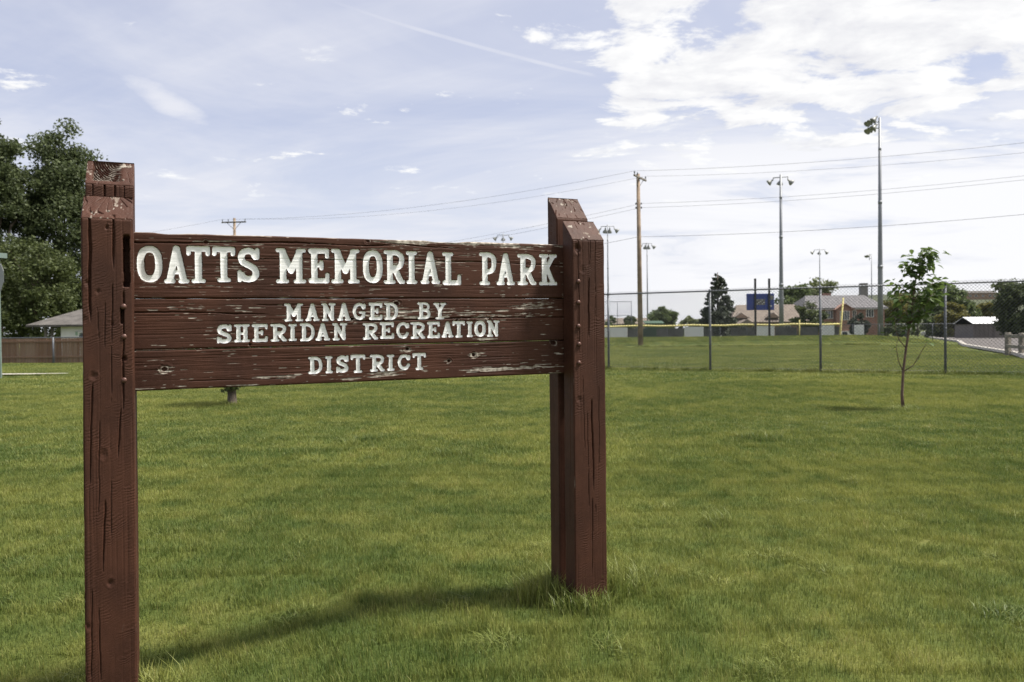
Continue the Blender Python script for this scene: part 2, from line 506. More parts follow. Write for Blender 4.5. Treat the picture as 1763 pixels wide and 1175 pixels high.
# strokes: (path, 'm' main / 'b' bar / 's' serif)
BOWL_R = smooth_path([(.22, 1), (.6, 1), (.9, .9), (.95, .74), (.86, .56), (.6, .47), (.22, .47)])
BOWL_P = smooth_path([(.24, 1), (.6, 1), (.92, .9), (.98, .70), (.9, .50), (.6, .40), (.24, .40)])
CURVE_C = smooth_path([(.93, .76), (.76, .95), (.5, 1), (.2, .9), (.03, .62), (.03, .38), (.2, .1), (.5, 0), (.78, .06), (.97, .27)])
GLYPH = {
    'I': [([(.5, 0), (.5, 1)], 'm'), ([(0, 1), (1, 1)], 's'), ([(0, 0), (1, 0)], 's')],
    'T': [([(.5, 0), (.5, 1)], 'm'), ([(0, 1), (1, 1)], 'b'), ([(0, 1), (0, .83)], 's'), ([(1, 1), (1, .83)], 's'), ([(.25, 0), (.75, 0)], 's')],
    'O': [(ring(), 'm')],
    'A': [([(.5, 1), (.13, 0)], 'm'), ([(.5, 1), (.87, 0)], 'm'), ([(.28, .27), (.72, .27)], 's'), ([(0, 0), (.32, 0)], 's'), ([(.68, 0), (1, 0)], 's')],
    'S': [(smooth_path([(.93, .80), (.76, .96), (.45, 1), (.15, .93), (.04, .76), (.15, .60), (.5, .49), (.86, .37), (.97, .2), (.85, .05), (.5, 0), (.2, .03), (.05, .14)]), 'm'),
          ([(1, 1), (1, .74)], 's'), ([(0, 0), (0, .26)], 's')],
    'M': [([(.16, 0), (.16, 1)], 'm'), ([(.84, 0), (.84, 1)], 'm'), ([(.13, 1), (.5, .33)], 'm'), ([(.87, 1), (.5, .33)], 'm'),
          ([(0, 0), (.33, 0)], 's'), ([(.67, 0), (1, 0)], 's'), ([(0, 1), (.2, 1)], 's'), ([(.8, 1), (1, 1)], 's')],
    'E': [([(.2, 0), (.2, 1)], 'm'), ([(0, 1), (1, 1)], 'b'), ([(1, 1), (1, .80)], 's'), ([(.2, .52), (.64, .52)], 's'), ([(.66, .62), (.66, .42)], 's'),
          ([(0, 0), (1, 0)], 'b'), ([(1, 0), (1, .22)], 's')],
    'R': [([(.22, 0), (.22, 1)], 'm'), (BOWL_R, 'b'), ([(.5, .47), (.86, .04)], 'm'), ([(0, 0), (.46, 0)], 's'), ([(.84, 0), (1, 0)], 's'), ([(0, 1), (.3, 1)], 's')],
    'L': [([(.24, 0), (.24, 1)], 'm'), ([(0, 1), (.5, 1)], 's'), ([(0, 0), (1, 0)], 'b'), ([(1, 0), (1, .24)], 's')],
    'P': [([(.24, 0), (.24, 1)], 'm'), (BOWL_P, 'b'), ([(0, 0), (.52, 0)], 's'), ([(0, 1), (.3, 1)], 's')],
    'K': [([(.22, 0), (.22, 1)], 'm'), ([(.86, 1), (.25, .42)], 'b'), ([(.42, .55), (.86, 0)], 'b'), ([(0, 0), (.44, 0)], 's'), ([(.62, 0), (1, 0)], 's'),
          ([(0, 1), (.42, 1)], 's'), ([(.66, 1), (1, 1)], 's')],
    'N': [([(.16, 0), (.16, 1)], 'b'), ([(.84, 0), (.84, 1)], 'b'), ([(.14, 1), (.86, 0)], 'm'), ([(0, 0), (.38, 0)], 's'), ([(0, 1), (.2, 1)], 's'), ([(.62, 1), (1, 1)], 's')],
    'G': [(CURVE_C, 'b'), ([(.56, .42), (1, .42)], 's'), ([(.93, .42), (.93, .12)], 's'), ([(1, .95), (1, .74)], 's')],
    'C': [(CURVE_C, 'b'), ([(1, .93), (1, .74)], 's')],
    'D': [([(.2, 0), (.2, 1)], 'm'), (smooth_path([(.2, 1), (.55, 1), (.88, .84), (.98, .5), (.88, .16), (.55, 0), (.2, 0)]), 'b'), ([(0, 1), (.2, 1)], 's'), ([(0, 0), (.2, 0)], 's')],
    'B': [([(.22, 0), (.22, 1)], 'm'), (smooth_path([(.22, 1), (.62, 1), (.9, .9), (.9, .66), (.6, .54), (.22, .54)]), 's'),
          (smooth_path([(.22, .54), (.66, .54), (.98, .40), (.98, .14), (.66, 0), (.22, 0)]), 'b'), ([(0, 1), (.2, 1)], 's'), ([(0, 0), (.2, 0)], 's')],
    'Y': [([(.14, 1), (.5, .46)], 'b'), ([(.86, 1), (.5, .46)], 'b'), ([(.5, 0), (.5, .46)], 'm'), ([(0, 1), (.36, 1)], 's'), ([(.64, 1), (1, 1)], 's'), ([(.2, 0), (.8, 0)], 's')],
    'H': [([(.2, 0), (.2, 1)], 'm'), ([(.8, 0), (.8, 1)], 'm'), ([(.2, .48), (.8, .48)], 's'), ([(0, 0), (.4, 0)], 's'), ([(.6, 0), (1, 0)], 's'), ([(0, 1), (.4, 1)], 's'), ([(.6, 1), (1, 1)], 's')],
}


def glyph_sdf(ch, box, radii, X, Z, seed):
    """Signed distance (negative inside) of the routed letter at board points (X, Z)."""
    u0, u1, z0, z1 = box
    d = np.full(X.shape, 9.0)
    for path, kind in GLYPH[ch]:
        r = radii[kind]
        P = [(u0 + r + a * (u1 - u0 - 2 * r), z0 + r + b * (z1 - z0 - 2 * r)) for a, b in path]
        for p, q in zip(P[:-1], P[1:]):
            d = np.minimum(d, seg_dist(X, Z, p, q) - r)
    return d + 0.0022 * (fbm(X * 90 + seed, Z * 130, 5, 2) - 0.5)


LINES = (
    (0, 'O,-2.0614,-1.9603,1.6166,1.7745;A,-1.9542,-1.8511,1.6125,1.7788;T,-1.8623,-1.7643,1.6145,1.7785;T,-1.7548,-1.6581,1.6192,1.7786;S,-1.6485,-1.5526,1.6200,1.7760;M,-1.4797,-1.3438,1.6161,1.7780;E,-1.3332,-1.2366,1.6170,1.7810;M,-1.2268,-1.0910,1.6179,1.7813;O,-1.0753,-0.9785,1.6202,1.7789;R,-0.9734,-0.8672,1.6167,1.7800;I,-0.8605,-0.8051,1.6173,1.7777;A,-0.7875,-0.6858,1.6180,1.7799;L,-0.6734,-0.5759,1.6129,1.7767;P,-0.4752,-0.3813,1.6141,1.7810;A,-0.3804,-0.2785,1.6148,1.7802;R,-0.2633,-0.1551,1.6155,1.7768;K,-0.1385,-0.0332,1.6148,1.7795'),
    (1, 'M,-1.4455,-1.3599,1.4390,1.5221;A,-1.3503,-1.2846,1.4394,1.5213;N,-1.2743,-1.2089,1.4385,1.5230;A,-1.2009,-1.1373,1.4391,1.5236;G,-1.1275,-1.0652,1.4425,1.5234;E,-1.0499,-0.9833,1.4416,1.5246;D,-0.9727,-0.9040,1.4407,1.5245;B,-0.8057,-0.7407,1.4418,1.5255;Y,-0.7225,-0.6567,1.4409,1.5238'),
    (1, 'S,-1.7406,-1.6777,1.3431,1.4287;H,-1.6679,-1.5994,1.3472,1.4285;E,-1.5896,-1.5210,1.3463,1.4288;R,-1.5083,-1.4359,1.3464,1.4278;I,-1.4283,-1.3906,1.3477,1.4269;D,-1.3763,-1.3080,1.3457,1.4288;A,-1.3047,-1.2365,1.3469,1.4284;N,-1.2250,-1.1550,1.3458,1.4283;R,-1.0800,-1.0056,1.3464,1.4264;E,-0.9963,-0.9264,1.3489,1.4297;C,-0.9142,-0.8502,1.3479,1.4287;R,-0.8426,-0.7672,1.3463,1.4278;E,-0.7572,-0.6909,1.3476,1.4297;A,-0.6823,-0.6181,1.3490,1.4294;T,-0.6233,-0.5571,1.3479,1.4311;I,-0.5477,-0.5150,1.3491,1.4289;O,-0.5061,-0.4444,1.3501,1.4312;N,-0.4368,-0.3678,1.3481,1.4319'),
    (2, 'D,-1.3402,-1.2740,1.1904,1.2706;I,-1.2604,-1.2263,1.1907,1.2714;S,-1.2095,-1.1507,1.1911,1.2729;T,-1.1406,-1.0702,1.1884,1.2750;R,-1.0469,-0.9751,1.1905,1.2723;I,-0.9627,-0.9267,1.1924,1.2705;C,-0.9095,-0.8457,1.1934,1.2700;T,-0.8335,-0.7661,1.1915,1.2750'),
)
RAD1 = {'m': 0.0142, 'b': 0.0122, 's': 0.0092}
RAD2 = {'m': 0.0090, 'b': 0.0074, 's': 0.0057}

# (u0, z0) -> (u1, z1) cracks in the boards: width, depth
BOARDS = [
    dict(z0=1.5468, z1=1.8345, seed=11,
         cracks=[([(-2.2, 1.785), (-1.85, 1.792), (-1.466, 1.806), (-1.1, 1.800), (-0.9, 1.806)], .0030, .012),
                 ([(-1.75, 1.726), (-1.5, 1.728), (-0.86, 1.729), (-0.4, 1.731), (-0.3, 1.727), (-0.2, 1.724), (0.1, 1.722)], .0022, .009),
                 ([(-1.05, 1.824), (-0.9, 1.812), (-0.7, 1.800), (-0.55, 1.797)], .0024, .007)],
         knots=[(-1.78, 1.797, .009, .006), (-1.05, 1.822, .012, .007), (-0.12, 1.757, .006, .008)],
         flakes=[(-1.70, 1.800, .16, .012, .30), (-0.86, 1.825, .10, .012, .5), (-0.55, 1.828, .36, .012, .42), (-0.80, 1.708, .12, .02, .32),
                 (-0.20, 1.812, .22, .014, .25), (-1.0, 1.79, .35, .02, .16), (-0.70, 1.735, .12, .016, .22), (-0.35, 1.60, .3, .02, .05)]),
    dict(z0=1.3222, z1=1.5464, seed=23,
         cracks=[([(-2.2, 1.486), (-1.9, 1.485), (-1.7, 1.478), (-1.5, 1.472)], .0026, .010),
                 ([(-1.15, 1.441), (-1.05, 1.436), (-0.8, 1.440), (-0.6, 1.447), (-0.3, 1.446), (0.1, 1.445)], .0030, .012),
                 ([(-1.6, 1.515), (-1.2, 1.512), (-1.0, 1.515)], .0018, .006)],
         knots=[(-0.911, 1.520, .014, .020), (-1.132, 1.446, .010, .03), (-0.60, 1.432, .010, .010), (-1.60, 1.335, .006, .015), (-0.42, 1.436, .012, .007)],
         flakes=[(-1.85, 1.500, .10, .010, .26), (-1.60, 1.498, .08, .012, .20), (-0.94, 1.480, .12, .04, .30), (-0.55, 1.482, .22, .02, .25), (-0.2, 1.505, .16, .022, .30),
                 (-0.45, 1.335, .05, .01, .5), (-1.72, 1.365, .08, .02, .22), (-0.62, 1.45, .3, .012, .2), (-1.4, 1.46, .4, .03, .10)]),
    dict(z0=1.1438, z1=1.3206, seed=37,
         cracks=[([(-1.9, 1.180), (-1.6, 1.176), (-1.4, 1.170)], .0018, .006), ([(-1.35, 1.215), (-1.25, 1.222), (-1.2, 1.222)], .0016, .005)],
         knots=[(-0.859, 1.296, .010, .022), (-0.645, 1.230, .010, .016), (-0.511, 1.258, .011, .012), (-1.959, 1.235, .014, .005), (-1.247, 1.262, .008, .010), (-0.058, 1.311, .016, .025)],
         flakes=[(-0.42, 1.178, .20, .012, .52), (-0.97, 1.176, .09, .016, .48), (-1.15, 1.160, .08, .012, .42), (-1.50, 1.182, .22, .008, .40), (-0.645, 1.222, .03, .014, .5),
                 (-0.511, 1.252, .03, .016, .5), (-1.959, 1.232, .03, .018, .42), (-0.859, 1.288, .035, .014, .3), (-0.22, 1.19, .14, .012, .3), (-1.75, 1.152, .3, .006, .22)]),
]
BT = 0.058                      # board thickness


def polyline_z(path, X):
    xs = [p[0] for p in path]; zs = [p[1] for p in path]
    return np.interp(X, xs, zs), sstep(X, xs[0], xs[0] + 0.06) * (1 - sstep(X, xs[-1] - 0.06, xs[-1]))


def crack_depth(path, width, depth, X, Z, seed):
    zc_, fade = polyline_z(path, X)
    zc_ = zc_ + 0.004 * (fbm(X * 22, X * 0 + seed, seed, 3) - 0.5)
    w = width * (0.5 + vnoise(X * 12, X * 0, seed + 3)) * np.maximum(fade, 0.02)
    return depth * fade * np.clip(1.25 - np.abs(Z - zc_) / np.maximum(w, 1e-5), 0, 1)


U0, U1 = -SPAN - 0.165, 0.165
for bi, B in enumerate(BOARDS):
    z0, z1, sd = B['z0'], B['z1'], B['seed']
    nu = int((U1 - U0) / 0.0026); nz = int((z1 - z0) / 0.0021)
    uu = np.linspace(U0, U1, nu + 1); zz = np.linspace(z0, z1, nz + 1)
    X, Z = np.meshgrid(uu, zz)
    # grain: fine horizontal grooves that wander a little
    wob = 0.010 * (fbm(X * 2.3, Z * 6, sd, 3) - 0.5)
    grain = fbm(X * 2.2, (Z + wob) * 150, sd + 1, 3)
    depth = 0.0026 * np.clip(grain - 0.42, 0, 1) + 0.0016 * (fbm(X * 9, Z * 300, sd + 2, 2) - 0.5) + 0.004 * (fbm(X * 3, Z * 12, sd + 9, 2) - 0.5)
    wear_bias = np.full(X.shape, -0.086)
    for (fx, fz, rx, rz, amt) in B['flakes']:
        wear_bias += 0.72 * amt * np.exp(-((X - fx) / rx) ** 2 - ((Z - fz) / rz) ** 2)
    streak = 0.52 * fbm(X * 9, (Z + wob) * 185, sd + 5, 3) + 0.48 * fbm(X * 26, Z * 330, sd + 6, 2)
    wear = sstep(streak + wear_bias + 0.10 * (fbm(X * 1.6, Z * 9, sd + 8, 2) - 0.5), 0.62, 0.67)
    depth = depth + 0.0012 * wear
    for ci, (path, wd, dp) in enumerate(B['cracks']):
        depth = np.maximum(depth, crack_depth(path, wd, dp, X, Z, sd + 40 + ci) + depth * 0.4)
    for (kx, kz, kr, kd) in B['knots']:
        r = np.hypot((X - kx) * 0.9, Z - kz) / kr * (0.8 + 0.5 * vnoise(X * 70, Z * 70, sd))
        depth = depth + kd * (1 - sstep(r, 0.55, 1.0)) + 0.0012 * np.sin(r * 6) * np.exp(-((r - 1.3) / 0.8) ** 2)
        wear = np.where(r < 0.9, 0, np.maximum(wear, 0.55 * np.exp(-((r - 1.05) / 0.16) ** 2) * (vnoise(X * 90, Z * 90, sd) > 0.4)))
    # worn, rounded long edges
    top_irr = 0.004 * fbm(X * 6, X * 0, sd + 12, 3) + (0.006 * sstep(fbm(X * 3.1, X * 0, sd + 13, 3), 0.55, 0.75) if bi == 0 else 0)
    et = z1 - Z; eb = Z - z0
    for e in (et, eb):
        depth = depth + 0.006 * np.clip(1 - e / 0.006, 0, 1) ** 2
    letters = [(ch, (a, b, c, d), RAD1 if li == 0 else RAD2, li * 40 + i) for li, (bb, txt) in enumerate(LINES) if bb == bi
               for i, (ch, a, b, c, d) in enumerate((s.split(',')[0], *map(float, s.split(',')[1:])) for s in txt.split(';'))]
    dip = np.full(X.shape, 9.0)
    for ch, bx, rad, ls in letters:
        i0, i1 = np.searchsorted(uu, [bx[0] - 0.01, bx[1] + 0.01]); j0, j1 = np.searchsorted(zz, [bx[2] - 0.01, bx[3] + 0.01])
        dip[j0:j1, i0:i1] = np.minimum(dip[j0:j1, i0:i1], glyph_sdf(ch, bx, rad, X[j0:j1, i0:i1], Z[j0:j1, i0:i1], ls))
    depth = np.where(dip < 0.0006, 0.014, depth)
    wear = np.where((dip > 0) & (dip < 0.003), np.maximum(wear, 0.25 * (vnoise(X * 60, Z * 90, sd) > 0.6)), wear)
    Zs = Z - top_irr * sstep(Z, z1 - 0.012, z1) + SLOPE * X
    front = np.stack([X, PT + 0.0012 + depth, Zs], -1)
    back_top = np.stack([uu, np.full_like(uu, PT + BT), z1 - top_irr[-1] - 0.003 + SLOPE * uu], -1)
    mid_top = np.stack([uu, np.full_like(uu, PT + BT * 0.45), z1 - top_irr[-1] + 0.001 + SLOPE * uu], -1)
    back_bot = np.stack([uu, np.full_like(uu, PT + BT), z0 + SLOPE * uu], -1)
    rows = np.concatenate([front, mid_top[None], back_top[None], back_bot[None]], 0)
    nr = rows.shape[0]
    id_ = np.arange(nr * (nu + 1)).reshape(nr, nu + 1)
    nxt = np.roll(id_, -1, 0)
    q = np.stack([id_[:, :-1], id_[:, 1:], nxt[:, 1:], nxt[:, :-1]], -1)
    topw = sstep(fbm(uu * 9, uu * 0 + 3, sd, 3) + 0.22 * sstep(uu, -1.1, -0.6), 0.45, 0.6) if bi == 0 else np.zeros_like(uu)
    wear_all = np.concatenate([wear, topw[None], topw[None] * 0.6, np.zeros((1, nu + 1))], 0)
    wear_all[nz - 1:nz + 1] = np.maximum(wear_all[nz - 1:nz + 1], topw[None] * 0.8)
    bo = link('board', np_mesh('board', rows, q, M['paint'], True, attrs={'wear': wear_all}), sign,
              label=('wide top board with the large park name', 'middle board with two lines of smaller lettering', 'narrow bottom board with one word and flaking paint')[bi])
    # the routed letters: floor of each letter with its side walls, cut on a fine grid
    for ch, bx, rad, ls in letters:
        st = 0.0024 if rad is RAD1 else 0.0019
        ax = np.arange(bx[0] - 2 * st, bx[1] + 2 * st, st); az_ = np.arange(bx[2] - 2 * st, bx[3] + 2 * st, st)
        LX, LZ = np.meshgrid(ax, az_)
        D = glyph_sdf(ch, bx, rad, LX, LZ, ls)
        pts, key, polys, edges = [], {}, [], {}

        def vert(k, x, z):
            if k not in key: key[k] = len(pts); pts.append((x, z))
            return key[k]
        for j in range(len(az_) - 1):
            for i in range(len(ax) - 1):
                cs = ((j, i), (j, i + 1), (j + 1, i + 1), (j + 1, i)); ds = [D[c] for c in cs]
                if min(ds) >= 0: continue
                poly = []
                for n in range(4):
                    c, e = cs[n], cs[(n + 1) % 4]; dc, de = ds[n], ds[(n + 1) % 4]
                    if dc < 0: poly.append(vert(c, ax[c[1]], az_[c[0]]))
                    if (dc < 0) != (de < 0):
                        t = dc / (dc - de)
                        poly.append(vert((min(c, e), max(c, e)), ax[c[1]] + t * (ax[e[1]] - ax[c[1]]), az_[c[0]] + t * (az_[e[0]] - az_[c[0]])))
                if len(poly) >= 3:
                    polys.append(poly)
                    for a, b in zip(poly, poly[1:] + poly[:1]):
                        if (b, a) in edges: del edges[(b, a)]
                        else: edges[(a, b)] = 1
        P2 = np.array(pts)
        fd = 0.0056 + 0.0007 * (fbm(P2[:, 0] * 5, P2[:, 1] * 170, sd + 1, 2) - 0.5)
        for ci, (path, wd, dp) in enumerate(B['cracks']):
            fd = fd + 0.45 * crack_depth(path, wd, dp, P2[:, 0], P2[:, 1], sd + 40 + ci)
        V = [(x, PT + 0.0012 + f, z + SLOPE * x) for (x, z), f in zip(pts, fd)]
        Fc = [tuple(p) for p in polys]
        rim = {}
        for (a, b) in edges:
            for k in (a, b):
                if k not in rim:
                    rim[k] = len(V); x, z = pts[k]; V.append((x, PT + 0.0012, z + SLOPE * x))
            Fc.append((b, a, rim[a], rim[b]))
        me = bpy.data.meshes.new('letter'); me.from_pydata(V, [], Fc); me.materials.append(M['white']); me.update()
        link('letter', me, bo)


# --- posts: every face is a fine grid pushed in by saw marks, checks (cracks), knots and worn edges
def face_depth(s, z, spec, sd, width):
    """s: across the face, z: height."""
    d = 0.0012 * (fbm(s * 30, z * 4, sd, 3) - 0.5) + 0.005 * (fbm(s * 4, z * 2.2, sd + 1, 3) - 0.5)
    d = d + 0.0016 * np.clip(fbm(s * 160, z * 2.2, sd + 3, 3) - 0.57, 0, 1) * 3.5
    for i, (path, w, dp) in enumerate(spec.get('cracks', [])):
        zs = [p[1] for p in path][::-1]; xs = [p[0] for p in path][::-1]
        c = np.interp(z, zs, xs) + 0.006 * (fbm(z * 11, z * 0 + i, sd + 60 + i, 3) - 0.5)
        fade = sstep(z, zs[0], zs[0] + 0.10) * (1 - sstep(z, zs[-1] - 0.03, zs[-1] + 0.001)) if zs[-1] < 1.80 else sstep(z, zs[0], zs[0] + 0.10)
        ww = w * (0.45 + 0.9 * vnoise(z * 9, z * 0, sd + 70 + i)) * fade + 1e-5
        d = np.maximum(d, dp * fade * np.clip(1.3 - np.abs(s - c) / ww, 0, 1))
    for (ks, kz, kr, kd) in spec.get('knots', []):
        r = np.hypot(s - ks, (z - kz) * 0.85) / kr * (0.65 + 0.7 * fbm(s * 70, z * 70, sd + 78, 2))
        d = d + 0.6 * kd * (1 - sstep(r, 0.1, 1.0)) + 0.0009 * np.sin(r * 7 + 5 * fbm(s * 40, z * 25, sd + 77, 2)) * np.exp(-((r - 0.9) / 0.6) ** 2)
    for (s0, s1, za, zb, dp) in spec.get('slots', []):
        e = 0.003 * (vnoise(z * 60, z * 0, sd + 5) - 0.5)
        d = np.where((s > s0 + e) & (s < s1 + e) & (z > za) & (z < zb), dp, d)
    return d


def make_post(u_left, v_front, zf, zr, spec, sd, fine=True, lean=(0.0, 0.0), cap=None, label=None):
    ds, dz_ = (0.0024, 0.0062) if fine else (0.006, 0.012)
    w, t = PW, PT
    # perimeter: front (left to right), right, back, left
    loop = []
    for (a, b, L) in (((0, 0), (w, 0), w), ((w, 0), (w, t), t), ((w, t), (0, t), w), ((0, t), (0, 0), t)):
        n = max(4, int(L / ds)); loop += [(a[0] + (b[0] - a[0]) * k / n, a[1] + (b[1] - a[1]) * k / n) for k in range(n)]
    loop = np.array(loop)
    nrm = np.zeros_like(loop)
    e = 1e-6
    nrm[loop[:, 1] < e] += (0, 1); nrm[loop[:, 1] > t - e] += (0, -1); nrm[loop[:, 0] < e] += (1, 0); nrm[loop[:, 0] > w - e] += (-1, 0)
    zb = -0.40
    nzr = int((zr - zb) / dz_)
    fr = np.linspace(0, 1, nzr + 1)
    ztop = zf + (zr - zf) * loop[:, 1] / t
    Zm = zb + fr[:, None] * (ztop[None] - zb)
    S = np.broadcast_to(loop[:, 0], Zm.shape); T_ = np.broadcast_to(loop[:, 1], Zm.shape)
    front = face_depth(S, Zm, spec, sd, w)
    side = face_depth(T_ + 3.0, Zm, {}, sd + 100, t)
    back = face_depth(S + 7.0, Zm, {}, sd + 200, w)
    isf = loop[:, 1] < e; isb = loop[:, 1] > t - e
    d = np.where(isf[None], front, np.where(isb[None], back, side))
    # rounded, chipped arrises
    cd = np.minimum(np.minimum(loop[:, 0], w - loop[:, 0]), 9)
    cdt = np.minimum(loop[:, 1], t - loop[:, 1])
    ed = np.where(isf | isb, cd, cdt)
    chip = 0.003 + 0.010 * np.clip(fbm(Zm * 9, Zm * 0 + sd, sd + 7, 4) - 0.52, 0, 1) * 2.2
    rad = 0.007
    d = d + chip * np.clip(1 - ed[None] / rad, 0, 1) ** 2
    d = d + 0.004 * np.clip(1 - (ztop[None] - Zm) / 0.008, 0, 1) ** 2
    Xp = loop[None, :, 0] + nrm[None, :, 0] * d; Yp = loop[None, :, 1] + nrm[None, :, 1] * d
    wear = sstep(0.5 * fbm(S * 40 + T_ * 31, Zm * 9, sd + 8, 3) + 0.5 * fbm(Zm * 7, Zm * 0, sd + 9, 2) + 0.16 * np.clip(1 - ed[None] / 0.009, 0, 1), 0.86, 0.92) * 0.4
    U = u_left + Xp + lean[0] + lean[1] * Zm
    V = np.stack([U, v_front + Yp, Zm], -1)
    n = len(loop); id_ = np.arange((nzr + 1) * n).reshape(nzr + 1, n); nx = np.roll(id_, -1, 1)
    q = np.stack([id_[:-1], nx[:-1], nx[1:], id_[1:]], -1)
    po = link('post', np_mesh('post', V, q, M['post'], True, attrs={'wear': wear}), sign, label=label)
    # slanted end grain on top
    ca = 0.0022 if fine else 0.003
    na, nb = int(w / ca), int(math.hypot(t, zr - zf) / ca)
    A_, B_ = np.meshgrid(np.linspace(0.0015, w - 0.0015, na + 1), np.linspace(0.0, 1.0, nb + 1))
    cxr, cyr = cap.get('centre', (w * 0.5, 1.15))
    L = math.hypot(t, zr - zf)
    R = np.hypot(A_ - cxr, (B_ - cyr) * t * 1.1) + 0.004 * (fbm(A_ * 30, B_ * 3, sd + 1, 2) - 0.5)
    th = np.arctan2(A_ - cxr, (B_ - cyr) * t)
    dd = 0.0010 * (0.5 + 0.5 * np.sin(R * 2 * math.pi / 0.0075)) + 0.003 * (fbm(A_ * 60, B_ * 7, sd + 2, 3) - 0.5)
    rc = vnoise(th * 4.2, R * 12, sd + 3)
    dd = dd + 0.008 * np.clip(1 - np.abs(rc - 0.5) / 0.035, 0, 1) * (fbm(A_ * 25, B_ * 3, sd + 4, 2) > 0.42)
    fl = fbm(A_ * 55, B_ * 6, sd + 33, 3)
    wr = sstep(fl + cap.get('pale', 0.0) * np.exp(-((A_ - w * 0.6) / 0.045) ** 2 - ((B_ - cap.get('pale_b', 0.85)) / 0.14) ** 2), 0.71, 0.80) * 0.7
    for (h0, h1, b0, b1, dp) in cap.get('hollow', []):
        m_ = sstep(A_, h0, h0 + 0.012) * (1 - sstep(A_, h1 - 0.05, h1)) * sstep(B_, b0, b0 + 0.18) * (1 - sstep(B_, b1 - 0.05, b1 + 0.1))
        dd = dd + dp * m_ * (0.45 + 0.55 * (0.5 + 0.5 * np.sin(R * 2 * math.pi / 0.0095))) * (0.6 + 0.7 * fbm(A_ * 40, B_ * 5, sd + 6, 2))
        wr = np.maximum(wr, m_ * sstep(0.5 + 0.5 * np.sin(R * 2 * math.pi / 0.0095 + math.pi), 0.70, 0.95) * 0.8 * (fbm(A_ * 50, B_ * 7, sd + 9, 2) > 0.45))
    eb = np.minimum(np.minimum(A_, w - A_), np.minimum(B_, 1 - B_) * L)
    dd = dd * sstep(eb, 0.0, 0.006) + 0.0035 * np.clip(1 - eb / 0.005, 0, 1) ** 2
    na_, nb_ = (zr - zf) / L, t / L                       # normal of the slant: (0,-na,nb)
    zt_ = zf + (zr - zf) * B_
    V2 = np.stack([u_left + A_ + lean[0] + lean[1] * zt_, v_front + B_ * t + na_ * dd, zt_ - nb_ * dd + 0.0008], -1)
    i2 = np.arange(A_.size).reshape(A_.shape)
    q2 = np.stack([i2[:-1, :-1], i2[:-1, 1:], i2[1:, 1:], i2[1:, :-1]], -1)
    link('end_grain', np_mesh('end_grain', V2, q2, M['paint'], True, attrs={'wear': wr}), po)
    return po


UL = -SPAN - PW
lf = lambda u: u - UL                       # sign coordinate -> across the left front post
LEAN_L = (-0.0085, 0.0068)
make_post(UL, 0.0, 1.8595, 1.968, dict(
    cracks=[([(lf(-2.235), 1.86), (lf(-2.237), 1.60), (lf(-2.236), 1.40)], .0042, .016), ([(lf(-2.147), 1.89), (lf(-2.149), 1.62)], .0036, .014),
            ([(lf(-2.153), 1.60), (lf(-2.158), 1.3), (lf(-2.162), 1.06)], .0020, .008), ([(lf(-2.229), 1.185), (lf(-2.238), 0.95), (lf(-2.243), 0.70)], .0026, .012),
            ([(lf(-2.112), 1.57), (lf(-2.114), 1.35), (lf(-2.118), 1.02)], .0030, .013), ([(lf(-2.125), 1.077), (lf(-2.142), .83)], .0024, .010),
            ([(lf(-2.188), .70), (lf(-2.199), .36)], .0028, .012), ([(lf(-2.165), .78), (lf(-2.168), .48)], .0018, .008), ([(lf(-2.205), 1.03), (lf(-2.214), .6)], .0018, .008),
            ([(lf(-2.24), .33), (lf(-2.245), -.1)], .0022, .010), ([(lf(-2.215), .25), (lf(-2.21), -.1)], .0020, .009), ([(lf(-2.21), 1.5), (lf(-2.20), 1.30)], .0016, .006),
            ([(lf(-2.182), 1.52), (lf(-2.186), 1.28)], .0015, .006)],
    knots=[(lf(-2.195), .881, .020, .006), (lf(-2.172), .343, .015, .009), (lf(-2.258), .172, .016, .009), (lf(-2.227), 1.207, .016, .007), (lf(-2.245), 1.59, .013, .009),
           (lf(-2.207), 1.555, .010, .008), (lf(-2.172), 1.821, .009, .014), (lf(-2.155), 1.42, .008, .010), (lf(-2.111), 1.278, .011, .030), (lf(-2.268), 1.44, .018, .006)],
    slots=[(lf(-2.112), lf(-2.088), 1.575, 1.792, .085), (lf(-2.124), lf(-2.112), 1.425, 1.49, .04)]), 3, True, LEAN_L,
    dict(centre=(PW * .55, 1.3), pale=0.22, pale_b=0.93), 'left front post with a deep slot and long vertical cracks')
make_post(UL, PT + GAP, 2.030, 2.150, dict(cracks=[([(.03, 2.03), (.03, 1.9)], .003, .012), ([(.075, 2.03), (.076, 1.9)], .004, .016), ([(.115, 2.03), (.114, 1.9)], .003, .012), ([(.152, 2.03), (.15, 1.9)], .002, .01)]),
          5, True, LEAN_L, dict(centre=(PW * .78, 1.25), hollow=[(.022, .150, .10, .93, .030)], pale=0.2), 'left rear post with a rotted hollow top')
make_post(0.0, 0.0, 1.8492, 1.962, dict(
    cracks=[([(.106, 1.84), (.100, 1.66)], .0020, .008), ([(.099, 1.66), (.092, 1.5), (.095, 1.3)], .0028, .014), ([(.135, 1.84), (.134, 1.4)], .0016, .006),
            ([(.104, 1.02), (.110, .75), (.116, .50)], .0034, .015), ([(.122, .46), (.130, .37)], .0030, .014), ([(.055, 1.15), (.065, .7)], .0018, .008), ([(.08, .95), (.085, .4)], .0016, .007),
            ([(.105, .5), (.1, .05)], .0020, .008), ([(.15, 1.1), (.148, .6)], .0016, .006), ([(.034, 1.80), (.036, 1.2)], .0020, .009)],
    knots=[(.029, 1.80, .024, .018), (.031, 1.011, .016, .007), (.06, 1.69, .018, .004)]), 9, True, (0, 0),
    dict(centre=(PW * .4, 1.5), pale=0.12), 'right front post with a row of bolt heads')
make_post(0.0, PT + GAP, 1.985, 2.112, dict(), 13, True, (0, 0), dict(centre=(PW * .5, 1.4), pale=0.16), 'right rear post standing taller than the front one')

